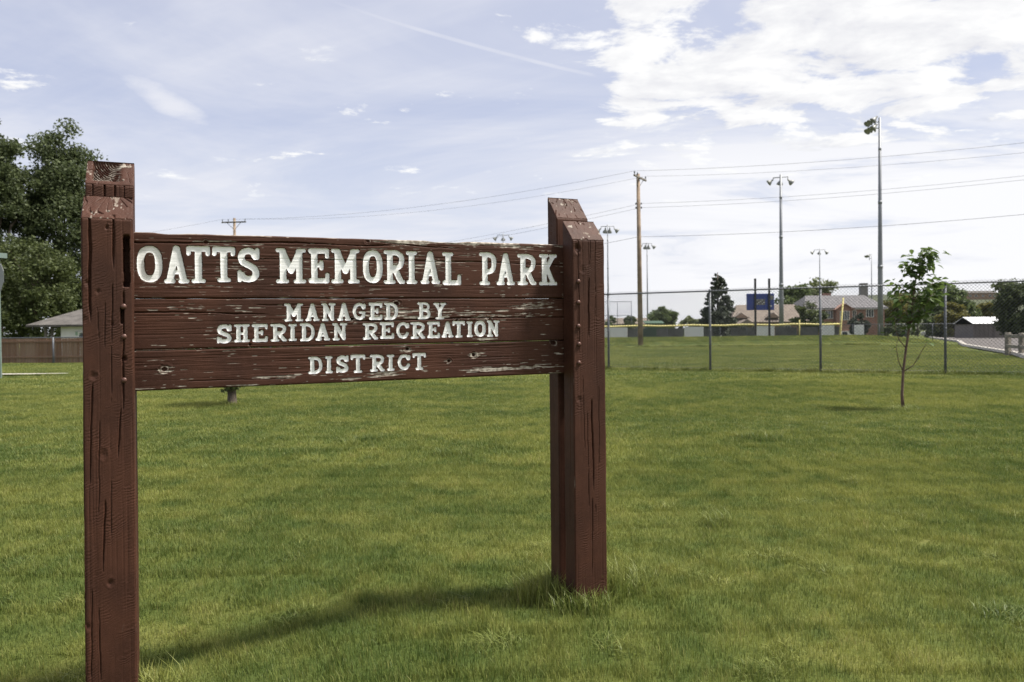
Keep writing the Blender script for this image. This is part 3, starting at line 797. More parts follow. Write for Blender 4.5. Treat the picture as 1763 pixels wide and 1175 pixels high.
dome = MB().lathe([(.0125, 0), (.0125, .003), (.0105, .0065), (.006, .009), (.0015, .0098)], 14, Matrix.Rotation(math.pi / 2, 4, 'X')).mesh('bolt', M['iron'], True)
for (bu, bz, off) in ((.029, 1.790, .014), (.034, 1.629, 0), (.033, 1.520, 0), (.032, 1.395, 0), (.034, 1.301, 0), (.033, 1.203, 0),
                      (-2.112 + .0015, 1.494, .003), (-2.112 + .001, 1.368, .003), (-2.113, 1.186, .004)):
    b = link('bolt', dome, sign); b.location = (bu, 0.002 + off, bz)


# ------------------------------------------------------------------ mown grass
def grass_patch(name, size, n, hgt, wid, seed, droop=1.0):
    rng = np.random.default_rng(seed)
    x = rng.uniform(-size / 2, size / 2, n); y = rng.uniform(-size / 2, size / 2, n)
    clump = vnoise(x * 9 + seed * 7, y * 9, seed)
    h = hgt * rng.uniform(0.45, 1.15, n) * (0.7 + 0.6 * clump)
    w = wid * rng.uniform(0.6, 1.2, n)
    a = rng.uniform(0, 2 * np.pi, n); ln = rng.uniform(0.1, 0.95, n) * droop
    dxy = np.stack([np.cos(a), np.sin(a)], -1)
    b = a + np.pi / 2 + rng.uniform(-0.6, 0.6, n); sd = np.stack([np.cos(b), np.sin(b)], -1)
    base = np.stack([x, y], -1)
    V = np.zeros((n, 5, 3))
    p1 = base + dxy * (h * ln * 0.30)[:, None]; p2 = base + dxy * (h * ln)[:, None]
    V[:, 0, :2] = base - sd * w[:, None] / 2; V[:, 1, :2] = base + sd * w[:, None] / 2
    V[:, 2, :2] = p1 - sd * w[:, None] * 0.42; V[:, 3, :2] = p1 + sd * w[:, None] * 0.42
    V[:, 4, :2] = p2
    V[:, 0:2, 2] = -0.012; V[:, 2:4, 2] = (h * 0.58)[:, None]; V[:, 4, 2] = h * np.sqrt(np.clip(1.05 - 0.45 * ln ** 2, 0.3, 1))
    k = np.arange(n)[:, None] * 5
    quads_ = k + np.array([[0, 1, 3, 2]]); tris_ = k + np.array([[2, 3, 4]])
    rnd = np.repeat(np.clip(rng.random(n) * 0.7 + 0.3 * clump, 0, 1), 5)
    return bpy.data.objects.new(name, np_mesh(name, V, quads_, M['grass'], True, tris_, {'rnd': rnd}))


def scatter(name, coll, pts, rot, scl, pick, label, cat):
    me = bpy.data.meshes.new(name)
    me.vertices.add(len(pts)); me.vertices.foreach_set('co', np.asarray(pts, np.float32).ravel())
    for nm, ty, arr in (('rot', 'FLOAT_VECTOR', rot), ('scl', 'FLOAT_VECTOR', scl)):
        at = me.attributes.new(nm, ty, 'POINT'); at.data.foreach_set('vector', np.asarray(arr, np.float32).ravel())
    at = me.attributes.new('pick', 'INT', 'POINT'); at.data.foreach_set('value', np.asarray(pick, np.int32))
    o = link(name, me, label=label, cat=cat, kind='stuff')
    ng = bpy.data.node_groups.new(name + '_nodes', 'GeometryNodeTree')
    ng.interface.new_socket('Geometry', in_out='INPUT', socket_type='NodeSocketGeometry')
    ng.interface.new_socket('Geometry', in_out='OUTPUT', socket_type='NodeSocketGeometry')
    T = NT(ng)
    gi = T.add('NodeGroupInput'); ci = T.add('GeometryNodeCollectionInfo', {'Collection': coll, 'Separate Children': True, 'Reset Children': True})
    att = lambda n_, d_: T.add('GeometryNodeInputNamedAttribute', {'Name': n_}, data_type=d_).outputs[0]
    iop = T.add('GeometryNodeInstanceOnPoints', {'Points': gi.outputs[0], 'Instance': ci.outputs[0], 'Pick Instance': True, 'Instance Index': att('pick', 'INT'),
                                                 'Rotation': att('rot', 'FLOAT_VECTOR'), 'Scale': att('scl', 'FLOAT_VECTOR')})
    T.add('NodeGroupOutput', {0: iop.outputs[0]})
    md = o.modifiers.new('scatter', 'NODES'); md.node_group = ng
    return o


patches = bpy.data.collections.new('grass_patches')
NEAR, MID, FAR, TALL = 5, 4, 3, 3
for k in range(NEAR): patches.objects.link(grass_patch('grass_a%d' % k, 0.56, 2900, 0.040, 0.0027, 100 + k, .75))
for k in range(MID): patches.objects.link(grass_patch('grass_b%d' % k, 1.12, 4600, 0.041, 0.0050, 200 + k, .8))
for k in range(FAR): patches.objects.link(grass_patch('grass_c%d' % k, 2.2, 4800, 0.044, 0.012, 300 + k))
for k in range(TALL): patches.objects.link(grass_patch('grass_d%d' % k, 0.16, 70, 0.17, 0.0050, 400 + k, 0.75))
rng = np.random.default_rng(5)
gp, gr, gs, gk = [], [], [], []


def lay(step, y0, y1, base, count):
    for gyv in np.arange(y0, y1, step):
        half = 0.66 * gyv + 2.2
        for gxv in np.arange(-half, half, step):
            x_ = gxv + rng.uniform(-.05, .05) * step; y_ = gyv + rng.uniform(-.05, .05) * step
            if (x_ > 19.5 + (y_ - 30) * .42 and y_ > 24): continue
            e_ = .25; nrm = Vector((-(gz(x_ + e_, y_) - gz(x_ - e_, y_)) / (2 * e_), -(gz(x_, y_ + e_) - gz(x_, y_ - e_)) / (2 * e_), 1)).normalized()
            rq = nrm.to_track_quat('Z', 'Y') @ Matrix.Rotation(rng.integers(4) * math.pi / 2 + rng.uniform(-.1, .1), 3, 'Z').to_quaternion()
            gp.append((x_, y_, gz(x_, y_))); gr.append(tuple(rq.to_euler()))
            big = float(fbm(np.array(x_ * .35 + 50), np.array(y_ * .35 + 50), 8, 3))
            s = 0.80 + 0.45 * big
            gs.append((1.02, 1.02, s)); gk.append(base + rng.integers(count))


lay(0.5, 1.6, 8.6, 0, NEAR)
lay(1.0, 8.85, 20.5, NEAR, MID)
lay(2.0, 21.0, 72.0, NEAR + MID, FAR)


def tuft(x_, y_, n, spread, h):
    for _ in range(n):
        a, r_ = rng.uniform(0, 2 * math.pi), spread * math.sqrt(rng.random())
        X_, Y_ = x_ + r_ * math.cos(a), y_ + r_ * math.sin(a)
        gp.append((X_, Y_, gz(X_, Y_))); gr.append((0, 0, rng.uniform(0, 6.28))); s = h * rng.uniform(.6, 1.1); gs.append((1, 1, s * 1.25)); gk.append(NEAR + MID + FAR + rng.integers(TALL))


def on_sign(u, v):
    return PX + u * math.cos(ANG) - v * math.sin(ANG), PY + u * math.sin(ANG) + v * math.cos(ANG)


for k in range(110):
    y_ = 3.0 + 14 * rng.random() ** 1.3; x_ = rng.uniform(-.66, .66) * y_
    tuft(x_, y_, int(rng.integers(1, 4)), .10, rng.uniform(.14, .27))
for (u, v, n, sp, h) in ((PW + .05, .10, 9, .09, .80), (PW + .12, .18, 7, .14, .65), (-.06, -.02, 4, .07, .62), (-.10, .22, 7, .10, .75), (.09, -.05, 6, .10, .52), (.0, .15, 3, .03, .8), (PW / 2, .38, 8, .14, .75),
                         (-SPAN - .25, .1, 6, .1, .6), (-SPAN + .06, .08, 5, .07, .7), (-SPAN - .1, .35, 5, .12, .7), (-SPAN - .1, -.06, 4, .1, .5)):
    tuft(*on_sign(u, v), n, sp, h)
for (pxx, pyy, n, sp, h) in ((625, 762, 10, .28, .52), (785, 778, 8, .22, .55), (1312, 754, 12, .30, .55), (1222, 886, 6, .12, .52), (585, 688, 8, .3, .5), (1560, 706, 10, .3, .4), (400, 698, 8, .25, .5), (1080, 980, 6, .16, .6)):
    y_ = CAM_H * FPX / (pyy - (587.5 - FPX * PITCH) + ROLL * (pxx - 881.5)); x_ = (pxx - 881.5) / FPX * y_
    tuft(x_, y_, n, sp, h)
for k in range(420):
    x_ = rng.uniform(-6, 27); y_ = 57.6 + .5 * math.sin(x_ * .3) + rng.normal(0, .12)
    gp.append((x_, y_, gz(x_, y_))); gr.append((0, 0, rng.uniform(0, 6.28))); gs.append((2.6, 2.6, rng.uniform(.7, 1.4))); gk.append(NEAR + MID + FAR + rng.integers(TALL))
FENCE_A, FENCE_B = Vector((3.2, 27.3, 0)), Vector((12.3, 22.45, 0))
fdir = (FENCE_B - FENCE_A).normalized()
for k in range(260):
    s = rng.uniform(-13, 17.5); p = FENCE_A + fdir * s + Vector((rng.normal(0, .06), rng.normal(0, .06), 0))
    gp.append((p.x, p.y, gz(p.x, p.y))); gr.append((0, 0, rng.uniform(0, 6.28))); s2 = rng.uniform(.5, 1.1); gs.append((1.5, 1.5, s2)); gk.append(NEAR + MID + FAR + rng.integers(TALL))
scatter('grass', patches, gp, gr, gs, gk, 'short mown green and yellowing lawn grass around the sign', 'grass')


# ------------------------------------------------------------------ chain link fence by the lawn
def fence_wire(length, height, pitch, r, z0=0.04, barb=0.045):
    """Two crossing families of wire plus twisted ends above the rail, as thin three-sided rods; x along, z up."""
    V, T3 = [], []

    def rod(p, q):
        d = (q - p); d /= np.linalg.norm(d); s = np.cross(d, (0, 1, 0)); n_ = len(V)
        for e in (p, q):
            for a in (0, 2.094, 4.189): V.append(e + r * (s * math.cos(a) + np.array((0, 1, 0)) * math.sin(a)))
        for k in range(3):
            j = (k + 1) % 3; T3.append((n_ + k, n_ + j, n_ + 3 + j)); T3.append((n_ + k, n_ + 3 + j, n_ + 3 + k))
    h = height - z0 + barb
    x = -h
    while x < length:
        for sgn in (1, -1):
            a = np.array((x if sgn > 0 else x + h, 0.0035 * sgn, z0)); b = np.array((x + h if sgn > 0 else x, 0.0035 * sgn, z0 + h))
            # clip to 0..length
            t0, t1 = 0.0, 1.0; dx_ = b[0] - a[0]
            lo, hi = sorted(((0 - a[0]) / dx_, (length - a[0]) / dx_)); t0, t1 = max(t0, lo), min(t1, hi)
            if t1 > t0: rod(a + (b - a) * t0, a + (b - a) * t1)
        x += pitch
    return V, T3


def wire_object(V, T3, mat, parent, name='wire_mesh'):
    return link(name, np_mesh(name, np.array(V), None, mat, False, np.array(T3)), parent, kind='stuff')


near = empty('chain_link_fence', (FENCE_A.x, FENCE_A.y, 0), math.atan2(fdir.y, fdir.x),
             label='tall grey chain link fence with round posts across the lawn behind the sign', cat='fence')
FH = 2.58
def fence_s(px_):
    k_ = pix(px_, 560, 1.0).x        # where the sight line to that pixel meets the fence line
    return (k_ * FENCE_A.y - FENCE_A.x) / (fdir.x - k_ * fdir.y)


post_s = [-12.5, -9.25, -6.2, -3.1, fence_s(1047.5), fence_s(1222.5), fence_s(1412.5), fence_s(1627.5), 13.6, 17.0]
for s in post_s:
    c = FENCE_A + fdir * s; zb = gz(c.x, c.y)
    MB().tube([(s, 0, zb - .3), (s, 0, FH - .03)], .036, 10).lathe([(.042, FH - .04), (.045, FH), (.03, FH + .035), (.008, FH + .045)], 10, Matrix.Translation((s, 0, 0))).build('fence_post', M['galv'], near, True)
    MB().tube([(s, -.012, FH * .5 - .02), (s, -.012, FH * .5 + .02)], .042, 10).build('tie_band', M['galv'], near, True)
MB().tube([(post_s[0], -.03, FH - .025), (post_s[-1], -.03, FH - .025)], .024, 8).build('top_rail', M['galv'], near, True)
MB().tube([(post_s[0], -.046, .09), (post_s[-1], -.046, .09)], .004, 4).build('tension_wire', M['wire'], near, True)
V, T3 = fence_wire(post_s[-1] - post_s[0], FH, 0.096, 0.0042)
wo = wire_object(V, T3, M['wire'], near); wo.location = (post_s[0], -.062, 0)


# ------------------------------------------------------------------ trees
M['bark'] = simple('bark', (0.095, 0.075, 0.058), 0.9, 0, 0.4, 6.0, 0.8)
M['bark_red'] = simple('young_bark', (0.115, 0.072, 0.055), 0.75, 0, 0.35, 14.0, 0.4)
LEAF = {
    'dark': leaf_mat('leaves_dark', (0.036, 0.052, 0.022), (0.105, 0.128, 0.056), 0.32),
    'olive': leaf_mat('leaves_olive', (0.040, 0.055, 0.020), (0.095, 0.115, 0.040), 0.3),
    'mid': leaf_mat('leaves_mid', (0.060, 0.090, 0.032), (0.135, 0.170, 0.064), 0.3),
    'pale': leaf_mat('leaves_pale', (0.085, 0.105, 0.046), (0.170, 0.190, 0.088), 0.3),
    'yellow': leaf_mat('leaves_yellow', (0.080, 0.085, 0.022), (0.180, 0.165, 0.045), 0.3),
    'spruce': leaf_mat('needles', (0.030, 0.040, 0.028), (0.078, 0.090, 0.062), 0.1),
    'red': leaf_mat('leaves_red', (0.10, 0.03, 0.02), (0.20, 0.06, 0.04), 0.3),
    'sapling': leaf_mat('leaves_sapling', (0.045, 0.080, 0.022), (0.105, 0.150, 0.042), 0.35),
}


def leaves_mesh(C, size, rng_, mat, flat=0.0, aspect=1.5):
    """One bent diamond leaf per centre."""
    n = len(C)
    d = rng_.normal(size=(n, 3)); d[:, 2] *= (1 - flat); d /= np.linalg.norm(d, axis=1)[:, None]
    e = np.cross(d, rng_.normal(size=(n, 3))); e /= np.linalg.norm(e, axis=1)[:, None]
    s = (size * rng_.uniform(0.6, 1.3, n))[:, None]
    nn = np.cross(d, e)
    V = np.stack([C - d * s * aspect / 2, C + e * s / 2 + nn * s * .12, C + d * s * aspect / 2, C - e * s / 2 + nn * s * .12], 1)
    q = np.arange(n * 4).reshape(n, 4)
    rnd = np.repeat(rng_.random(n), 4)
    return np_mesh('crown', V, q, mat, False, None, {'rnd': rnd})


def tree(name, x, y, h, rx, kind, label, group=None, base=0.12, n=5000, leaf=0.3, seed=1, ry=None, shape='round', clumps=70, trunk_r=None, cat='tree', lean=0.0, taper=0.45):
    """Trunk with forking limbs, and a crown of leaves gathered in clumps round the limb tips."""
    rg = np.random.default_rng(seed); ry = ry or rx
    z0 = gz(x, y); r0 = empty(name, (x, y, z0), 0.0, label=label, cat=cat, group=group)
    zb = h * base; ch = h - zb
    zb -= 0.06 * ch; ch *= 1.06
    c = rg.normal(size=(clumps, 3)); c /= np.linalg.norm(c, axis=1)[:, None]
    c *= (rg.uniform(0.15, 1.0, clumps) ** 0.45)[:, None]
    if shape == 'cone':
        tz = 1 - rg.random(clumps) ** 0.62; ang = rg.uniform(0, 6.283, clumps); rr = (1 - tz) ** 0.85 * (0.35 + 0.65 * rg.random(clumps) ** .6)
        P = np.stack([rr * np.cos(ang) * rx, rr * np.sin(ang) * ry, zb + tz * ch], -1); cr = 0.07 * rx + 0.17 * rx * (1 - tz)
    else:
        if shape == 'tall': c[:, :2] *= (1.0 - taper * np.clip(c[:, 2], 0, 1))[:, None]
        if shape == 'dome': c[:, 2] = np.abs(c[:, 2]) * 1.6 - 0.6
        P = np.stack([c[:, 0] * rx * 0.86, c[:, 1] * ry * 0.86, zb + ch / 2 + c[:, 2] * ch / 2 * 0.88], -1); cr = rg.uniform(0.18, 0.37, clumps) * min(rx, ch / 2)
    P[:, 0] += lean * (P[:, 2] - zb)
    # clumps are uneven: each has its own weight
    wgt = cr ** 2 * rg.uniform(0.4, 1.3, clumps); wgt /= wgt.sum()
    pick = rg.choice(clumps, n, p=wgt)
    off = rg.normal(size=(n, 3)); off /= np.linalg.norm(off, axis=1)[:, None]; off *= (rg.random(n) ** 0.4)[:, None]
    off[:, 2] *= 0.72 if shape != 'cone' else 0.5
    C = P[pick] + off * cr[pick][:, None] * rg.uniform(0.7, 1.25, n)[:, None]
    C[:, 2] = np.maximum(C[:, 2], 0.12)
    link('crown', leaves_mesh(C, leaf, rg, LEAF[kind], 0.3 if shape != 'cone' else 0.0), r0)
    m = MB(); tr = trunk_r or h * 0.022
    mid = (lean * h * .3, 0, zb + ch * (0.55 if shape != 'cone' else 0.95))
    m.tube([(0, 0, -.3), (0.02, 0, zb * .5), (mid[0] * .5, 0, zb + ch * .2), mid], [tr * 1.3, tr, tr * .75, tr * .25], 8)
    for k in rg.choice(clumps, min(clumps, 16), replace=False):
        t0 = rg.uniform(0.15, 0.9); s = Vector((0.02, 0, zb * .6)).lerp(Vector(mid), t0); e = Vector(P[k]); q = s.lerp(e, 0.5) + Vector((0, 0, .08 * h * (1 if shape != 'cone' else 0)))
        m.tube([s, q, e], [tr * .45 * (1.1 - t0), tr * .22, tr * .08], 5)
    m.build('trunk', M['bark'], r0, True)
    return r0


def px_tree(name, cx, top, bot, hw, Y, kind, label, **kw):
    """Tree whose crown fills that part of the photograph when it stands Y metres away."""
    x = pix(cx, 560, Y).x; zt = pix(cx, top, Y).z; h = zt - gz(x, Y)
    zb = pix(cx, bot, Y).z - gz(x, Y)
    kw.setdefault('base', max(0.02, zb / h - .1)); kw.setdefault('leaf', 0.0026 * Y + .05)
    return tree(name, x, Y, h, hw * Y / FPX, kind, label, **kw)


px_tree('shade_tree', -2, 172, 600, 62, 62, 'dark', 'dense dark tall tree at the left edge above the plank fence', n=34000, leaf=.17, seed=21, clumps=170, shape='tall', trunk_r=.35)
px_tree('shade_tree', 106, 184, 596, 92, 66, 'dark', 'broad tall tree with open airy top beside the left posts', n=54000, leaf=.17, seed=22, clumps=185, shape='tall', taper=.28, trunk_r=.35)
px_tree('shade_tree', 60, 385, 615, 75, 58, 'olive', 'low bushy tree filling the gap under the two tall trees', n=16000, leaf=.16, seed=23, clumps=90, trunk_r=.2)
px_tree('garden_tree', 1086, 541, 566, 13, 175, 'dark', 'tiny round dark tree beyond the ball field, left of the utility pole', n=1200, seed=31, clumps=18)
px_tree('garden_tree', 1052, 543, 566, 11, 180, 'mid', 'tiny tree far behind the backstop beside the right sign post', n=900, seed=30, clumps=16)
px_tree('garden_tree', 1143, 524, 580, 30, 150, 'mid', 'rounded green tree between the utility pole and the spruce', n=4200, seed=32, clumps=38)
px_tree('hedge_tree', 1190, 545, 575, 30, 152, 'pale', 'low light green trees in a hedge just left of the spruce', n=3000, seed=33, clumps=34)
px_tree('spruce', 1236, 463, 578, 40, 112, 'spruce', 'dark conical spruce standing behind the outfield fence', n=15000, leaf=.30, seed=34, clumps=230, shape='cone')
px_tree('background_tree', 1376, 484, 562, 44, 205, 'mid', 'rounded tree above the roofs left of the brick house', n=5200, seed=35, clumps=42)
px_tree('background_tree', 1424, 473, 560, 42, 215, 'pale', 'tallest pale green tree rising behind the brick house roof', n=6200, seed=36, clumps=48)
px_tree('background_tree', 1480, 505, 560, 17, 225, 'mid', 'small tree top peeking over the brick house ridge', n=1800, seed=37, clumps=24)
px_tree('background_tree', 1546, 497, 575, 32, 200, 'yellow', 'yellowish tree behind the tallest light pole', n=5200, seed=38, clumps=40)
px_tree('background_tree', 1500, 508, 560, 14, 220, 'pale', 'pale small tree behind the right end of the brick house roof', n=1500, seed=39, clumps=22)
px_tree('garden_shrub', 1478, 536, 575, 18, 128, 'spruce', 'dark rounded evergreen shrub in front of the brick house', n=2600, seed=40, clumps=34, cat='shrub')
px_tree('garden_shrub', 1394, 518, 576, 30, 132, 'olive', 'olive bush covering the left end of the brick house', n=3600, seed=41, clumps=36, cat='shrub')
px_tree('garden_shrub', 1432, 553, 572, 12, 128, 'yellow', 'small yellow green bush below the brick house window', n=900, seed=42, clumps=14, cat='shrub')
px_tree('garden_tree', 1628, 487, 588, 36, 118, 'mid', 'large leafy tree behind the fence post right of the sapling', n=9000, seed=43, clumps=60)
px_tree('garden_tree', 1642, 520, 590, 26, 104, 'yellow', 'yellow green bushy tree beside the street and parked car', n=5200, seed=44, clumps=46)
px_tree('garden_tree', 1612, 535, 590, 24, 110, 'dark', 'dark low tree over the parked car by the sapling', n=3800, seed=45, clumps=38)
px_tree('garden_tree', 1668, 510, 580, 20, 128, 'mid', 'slim tree between the yellow green tree and the shed', n=3000, seed=46, clumps=34)
px_tree('garden_tree', 1703, 517, 575, 28, 130, 'yellow', 'wide yellow green tree behind the white roofed shed', n=4200, seed=47, clumps=40)
px_tree('garden_tree', 1752, 473, 588, 42, 84, 'dark', 'big dark tree at the right edge beside the shed', n=13000, leaf=.22, seed=48, clumps=95)
px_tree('garden_tree', 1580, 505, 578, 20, 170, 'pale', 'pale distant tree partly hidden by the sapling crown', n=2600, seed=49, clumps=28)
px_tree('garden_shrub', 1675, 562, 582, 8, 122, 'red', 'red leaved shrub at the left corner of the shed', n=900, seed=50, clumps=14, cat='shrub')
px_tree('garden_shrub', 1545, 556, 580, 34, 140, 'olive', 'low olive shrubs along the field edge behind the sapling', n=3200, seed=51, clumps=34, cat='shrub')


# --- the young tree on the lawn, leaf by leaf
def leaf_blade(name, L, W_, fold):
    pts = []; faces = []; prof = [(0, .04), (.18, .62), (.4, 1.0), (.62, .84), (.82, .45), (1.0, 0.02)]
    for i, (t, w) in enumerate(prof):
        z = -0.22 * L * t * t
        pts += [(-w * W_ / 2, t * L, z + fold * w * W_), (0, t * L, z), (w * W_ / 2, t * L, z + fold * w * W_)]
    for i in range(len(prof) - 1):
        a = i * 3; faces += [(a, a + 1, a + 4, a + 3), (a + 1, a + 2, a + 5, a + 4)]
    me = bpy.data.meshes.new(name); me.from_pydata(pts, [], faces); me.update(); me.materials.append(LEAF['sapling'])
    me.polygons.foreach_set('use_smooth', np.full(len(me.polygons), True))
    at = me.attributes.new('rnd', 'FLOAT', 'POINT'); v = {'a': .15, 'b': .5, 'c': .9}[name[-1]]; at.data.foreach_set('value', np.full(len(pts), v, np.float32))
    return me


SX, SY = 6.45, 13.13
sap = empty('sapling', (SX, SY, gz(SX, SY)), 0, label='slender young tree with large green leaves standing on the lawn', cat='tree')
def sp(px_, py_, dy=0.0):
    p = pix(px_, py_, SY + dy); return Vector((p.x - SX, dy, p.z - gz(SX, SY)))
rg = random.Random(4)
stem = [sp(1555, 707), sp(1553, 680), sp(1555, 640), sp(1560, 600), sp(1566, 560), sp(1571, 520), sp(1577, 480), sp(1584, 450), sp(1590, 434)]
stem[0].z = -.05
tm = MB().tube(stem, [.034, .024, .021, .019, .016, .012, .009, .006, .003], 8)
tm.tube([stem[0] + Vector((.0, 0, 0)), stem[0] + Vector((.005, 0, .09))], [.045, .03], 8)
twigs = []
for (a, path) in ((2, [(1547, 622), (1543, 600), (1545, 585)]), (2, [(1572, 630), (1590, 600), (1597, 588)]), (3, [(1548, 585), (1543, 572), (1541, 560)]), (4, [(1560, 535), (1548, 520), (1540, 505)]), (4, [(1580, 540), (1594, 525), (1604, 508)]),
                  (5, [(1585, 500), (1604, 490), (1622, 482)]), (5, [(1562, 503), (1550, 495), (1541, 489)]), (6, [(1588, 468), (1600, 455), (1608, 446)]), (6, [(1570, 468), (1564, 458), (1562, 450)]), (5, [(1582, 520), (1598, 510), (1612, 505)]),
                  (4, [(1556, 550), (1548, 545), (1540, 540)]), (7, [(1590, 445), (1600, 438), (1611, 437)]), (4, [(1575, 545), (1590, 545), (1600, 538)])):
    dy = rg.uniform(-.35, .35); pts = [stem[a]] + [sp(x_, y_, dy * (i + 1) / len(path)) for i, (x_, y_) in enumerate(path)]
    tm.tube(pts, [.010, .007, .005, .003], 5); twigs.append(pts)
tm.build('trunk', M['bark_red'], sap, True)
blades = [leaf_blade('leaf_' + c, .128, .078, .18) for c in 'abc']


def put_leaf(p, out):
    d = Vector((out.x + rg.gauss(0, .55), out.y + rg.gauss(0, .55), rg.uniform(-.55, .25))).normalized()
    q = d.to_track_quat('Y', 'Z').to_euler(); q.rotate_axis('Y', rg.uniform(-.9, .9))
    o = link('leaf', rg.choice(blades), sap); o.location = p; o.rotation_euler = q; s = rg.uniform(.65, 1.12); o.scale = (s, s, s)


n_leaf = 0
extra = MB(); extra_rnd = []
def join_leaf(p, out):
    me = rg.choice(blades); d = Vector((out.x + rg.gauss(0, .55), out.y + rg.gauss(0, .55), rg.uniform(-.55, .25))).normalized()
    s = rg.uniform(.6, 1.05); mt_ = Matrix.Translation(p) @ d.to_track_quat('Y', 'Z').to_matrix().to_4x4() @ Matrix.Rotation(rg.uniform(-.9, .9), 4, 'Y') @ Matrix.Scale(s, 4)
    extra.poly([mt_ @ v.co for v in me.vertices], [tuple(f.vertices) for f in me.polygons]); extra_rnd.extend([rg.random()] * len(me.vertices))
anchors = [(t, 1.0) for t in twigs]
while n_leaf < 292 + 240:
    if rg.random() < .30:
        i = rg.choices(range(4, 8), (1, 2, 3, 3))[0]; p = stem[i].lerp(stem[i + 1], rg.random())
    else:
        t = rg.choices(twigs, (.12, .2, .1, 4, 4, 5, 3, 4, 4, 4, 3, 3, 4))[0]; i = rg.choices(range(3), (1, 3, 4))[0]; p = t[i].lerp(t[i + 1], rg.random())
    k_ = .35 if p.z < 1.15 else 1.0; p = p + Vector((rg.gauss(0, .06), rg.gauss(0, .08), rg.gauss(0, .06))) * k_
    (put_leaf if n_leaf < 292 else join_leaf)(p, (p - stem[5]) * 1.2); n_leaf += 1
ex = extra.build('inner_leaves', LEAF['sapling'], sap, True, kind='stuff')
at = ex.data.attributes.new('rnd', 'FLOAT', 'POINT'); at.data.foreach_set('value', np.array(extra_rnd, np.float32))

# --- the half hidden little tree behind the sign
TX, TY = -5.34, 15.15
st_ = empty('stunted_tree', (TX, TY, gz(TX, TY)), 0, label='short dark trunk with withered leaf sprouts seen under the sign boards', cat='tree')
MB().tube([(0, 0, -.1), (.0, 0, .05), (-.01, 0, .35), (.01, .02, .7), (.0, 0, .95)], [.13, .085, .075, .085, .06], 10).tube([(0, 0, .7), (.2, .1, 1.0), (.3, .15, 1.2)], [.04, .03, .012], 6).tube(
    [(0, 0, .7), (-.22, -.05, 1.0), (-.3, -.05, 1.3)], [.04, .03, .012], 6).build('trunk', M['bark'], st_, True)
r2 = np.random.default_rng(8)
Cc = np.concatenate([r2.normal(size=(120, 3)) * (.09, .09, .06) + (.02, 0, .36), r2.normal(size=(900, 3)) * (.30, .30, .22) + (0, 0, 1.15)])
Cc = Cc[(Cc[:, 2] > .24) & ((Cc[:, 2] < .5) | (Cc[:, 2] > .7))]
link('sprouts', leaves_mesh(Cc, .07, r2, LEAF['olive'], .2), st_)


# ------------------------------------------------------------------ road, pavement, hill
M['asphalt'] = simple('asphalt', (0.090, 0.080, 0.076), 0.9, 0, 0.2, 1.5, 0.5)
M['concrete'] = simple('concrete', (0.36, 0.335, 0.30), 0.85, 0, 0.2, 1.2, 0.4)
M['hill'] = simple('far_hillside', (0.055, 0.064, 0.036), 0.95, 0, 0.35, 0.03)


def strip(name, left, right, mat, dz, kind='structure', **kw):
    """Sheet between two edge lines, laid on the ground."""
    V, F = [], []
    n = 40
    def sample(line, t):
        L = [(Vector(line[i + 1]) - Vector(line[i])).length for i in range(len(line) - 1)]; d = t * sum(L)
        for i, l in enumerate(L):
            if d <= l or i == len(L) - 1: return Vector(line[i]).lerp(Vector(line[i + 1]), min(1, d / l))
            d -= l
    for i in range(n + 1):
        for j in range(5):
            p = sample(left, i / n).lerp(sample(right, i / n), j / 4); V.append((p.x, p.y, gz(p.x, p.y) + dz))
    for i in range(n):
        for j in range(4): a = i * 5 + j; F.append((a, a + 1, a + 6, a + 5))
    return MB().poly(V, F).build(name, mat, None, True, kind=kind, **kw)


near_edge = [(17.5, 24.0), (20.5, 31.5), (22.6, 35.5), (28.8, 50.5), (36.0, 64.0), (46.0, 86.0), (62.0, 118.0), (78.0, 150.0)]
far_edge = [(40.0, 22.0), (43.0, 40.0), (46.5, 62.0), (51.5, 78.0), (56.0, 88.0), (60.0, 98.0), (68.0, 116.0), (86.0, 150.0)]
strip('street', near_edge, far_edge, M['asphalt'], 0.06)
# kerb: a real step along the park side of the street
kb = MB(); pts = [Vector((x, y, 0)) for x, y in near_edge]
V, F = [], []
for i, p in enumerate(pts):
    d = (pts[min(i + 1, len(pts) - 1)] - pts[max(i - 1, 0)]).normalized(); s = Vector((-d.y, d.x, 0))
    for off, up in ((-.05, 0.0), (-.05, .17), (.20, .17), (.26, .05)): q = p + s * off; V.append((q.x, q.y, gz(q.x, q.y) + up))
for i in range(len(pts) - 1):
    for j in range(3): a = i * 4 + j; F.append((a, a + 1, a + 5, a + 4))
MB().poly(V, F).build('kerb', M['concrete'], None, False, kind='structure')
strip('pavement', [(-15.0, 26.75), (-30.0, 25.2), (-60, 23.5)], [(-15.0, 26.95), (-30.0, 28.3), (-60, 30.5)], M['concrete'], 0.075)
# low wooded hill far to the right
hv, hf = [], []
HX, HY = 330.0, 620.0
for i in range(25):
    for j in range(13):
        a = (i / 24 - .5) * 2; b = (j / 12 - .5) * 2
        hgt = max(0.0, 1 - a * a) ** 1.3 * max(0.0, 1 - b * b) * 32 + 3.0 * float(vnoise(np.array(i * .7), np.array(j * .7), 4)) - 6
        hv.append((HX + a * 210, HY + b * 120, hgt))
for i in range(24):
    for j in range(12): a = i * 13 + j; hf.append((a, a + 13, a + 14, a + 1))
MB().poly(hv, hf).build('hill', M['hill'], None, True, kind='structure')


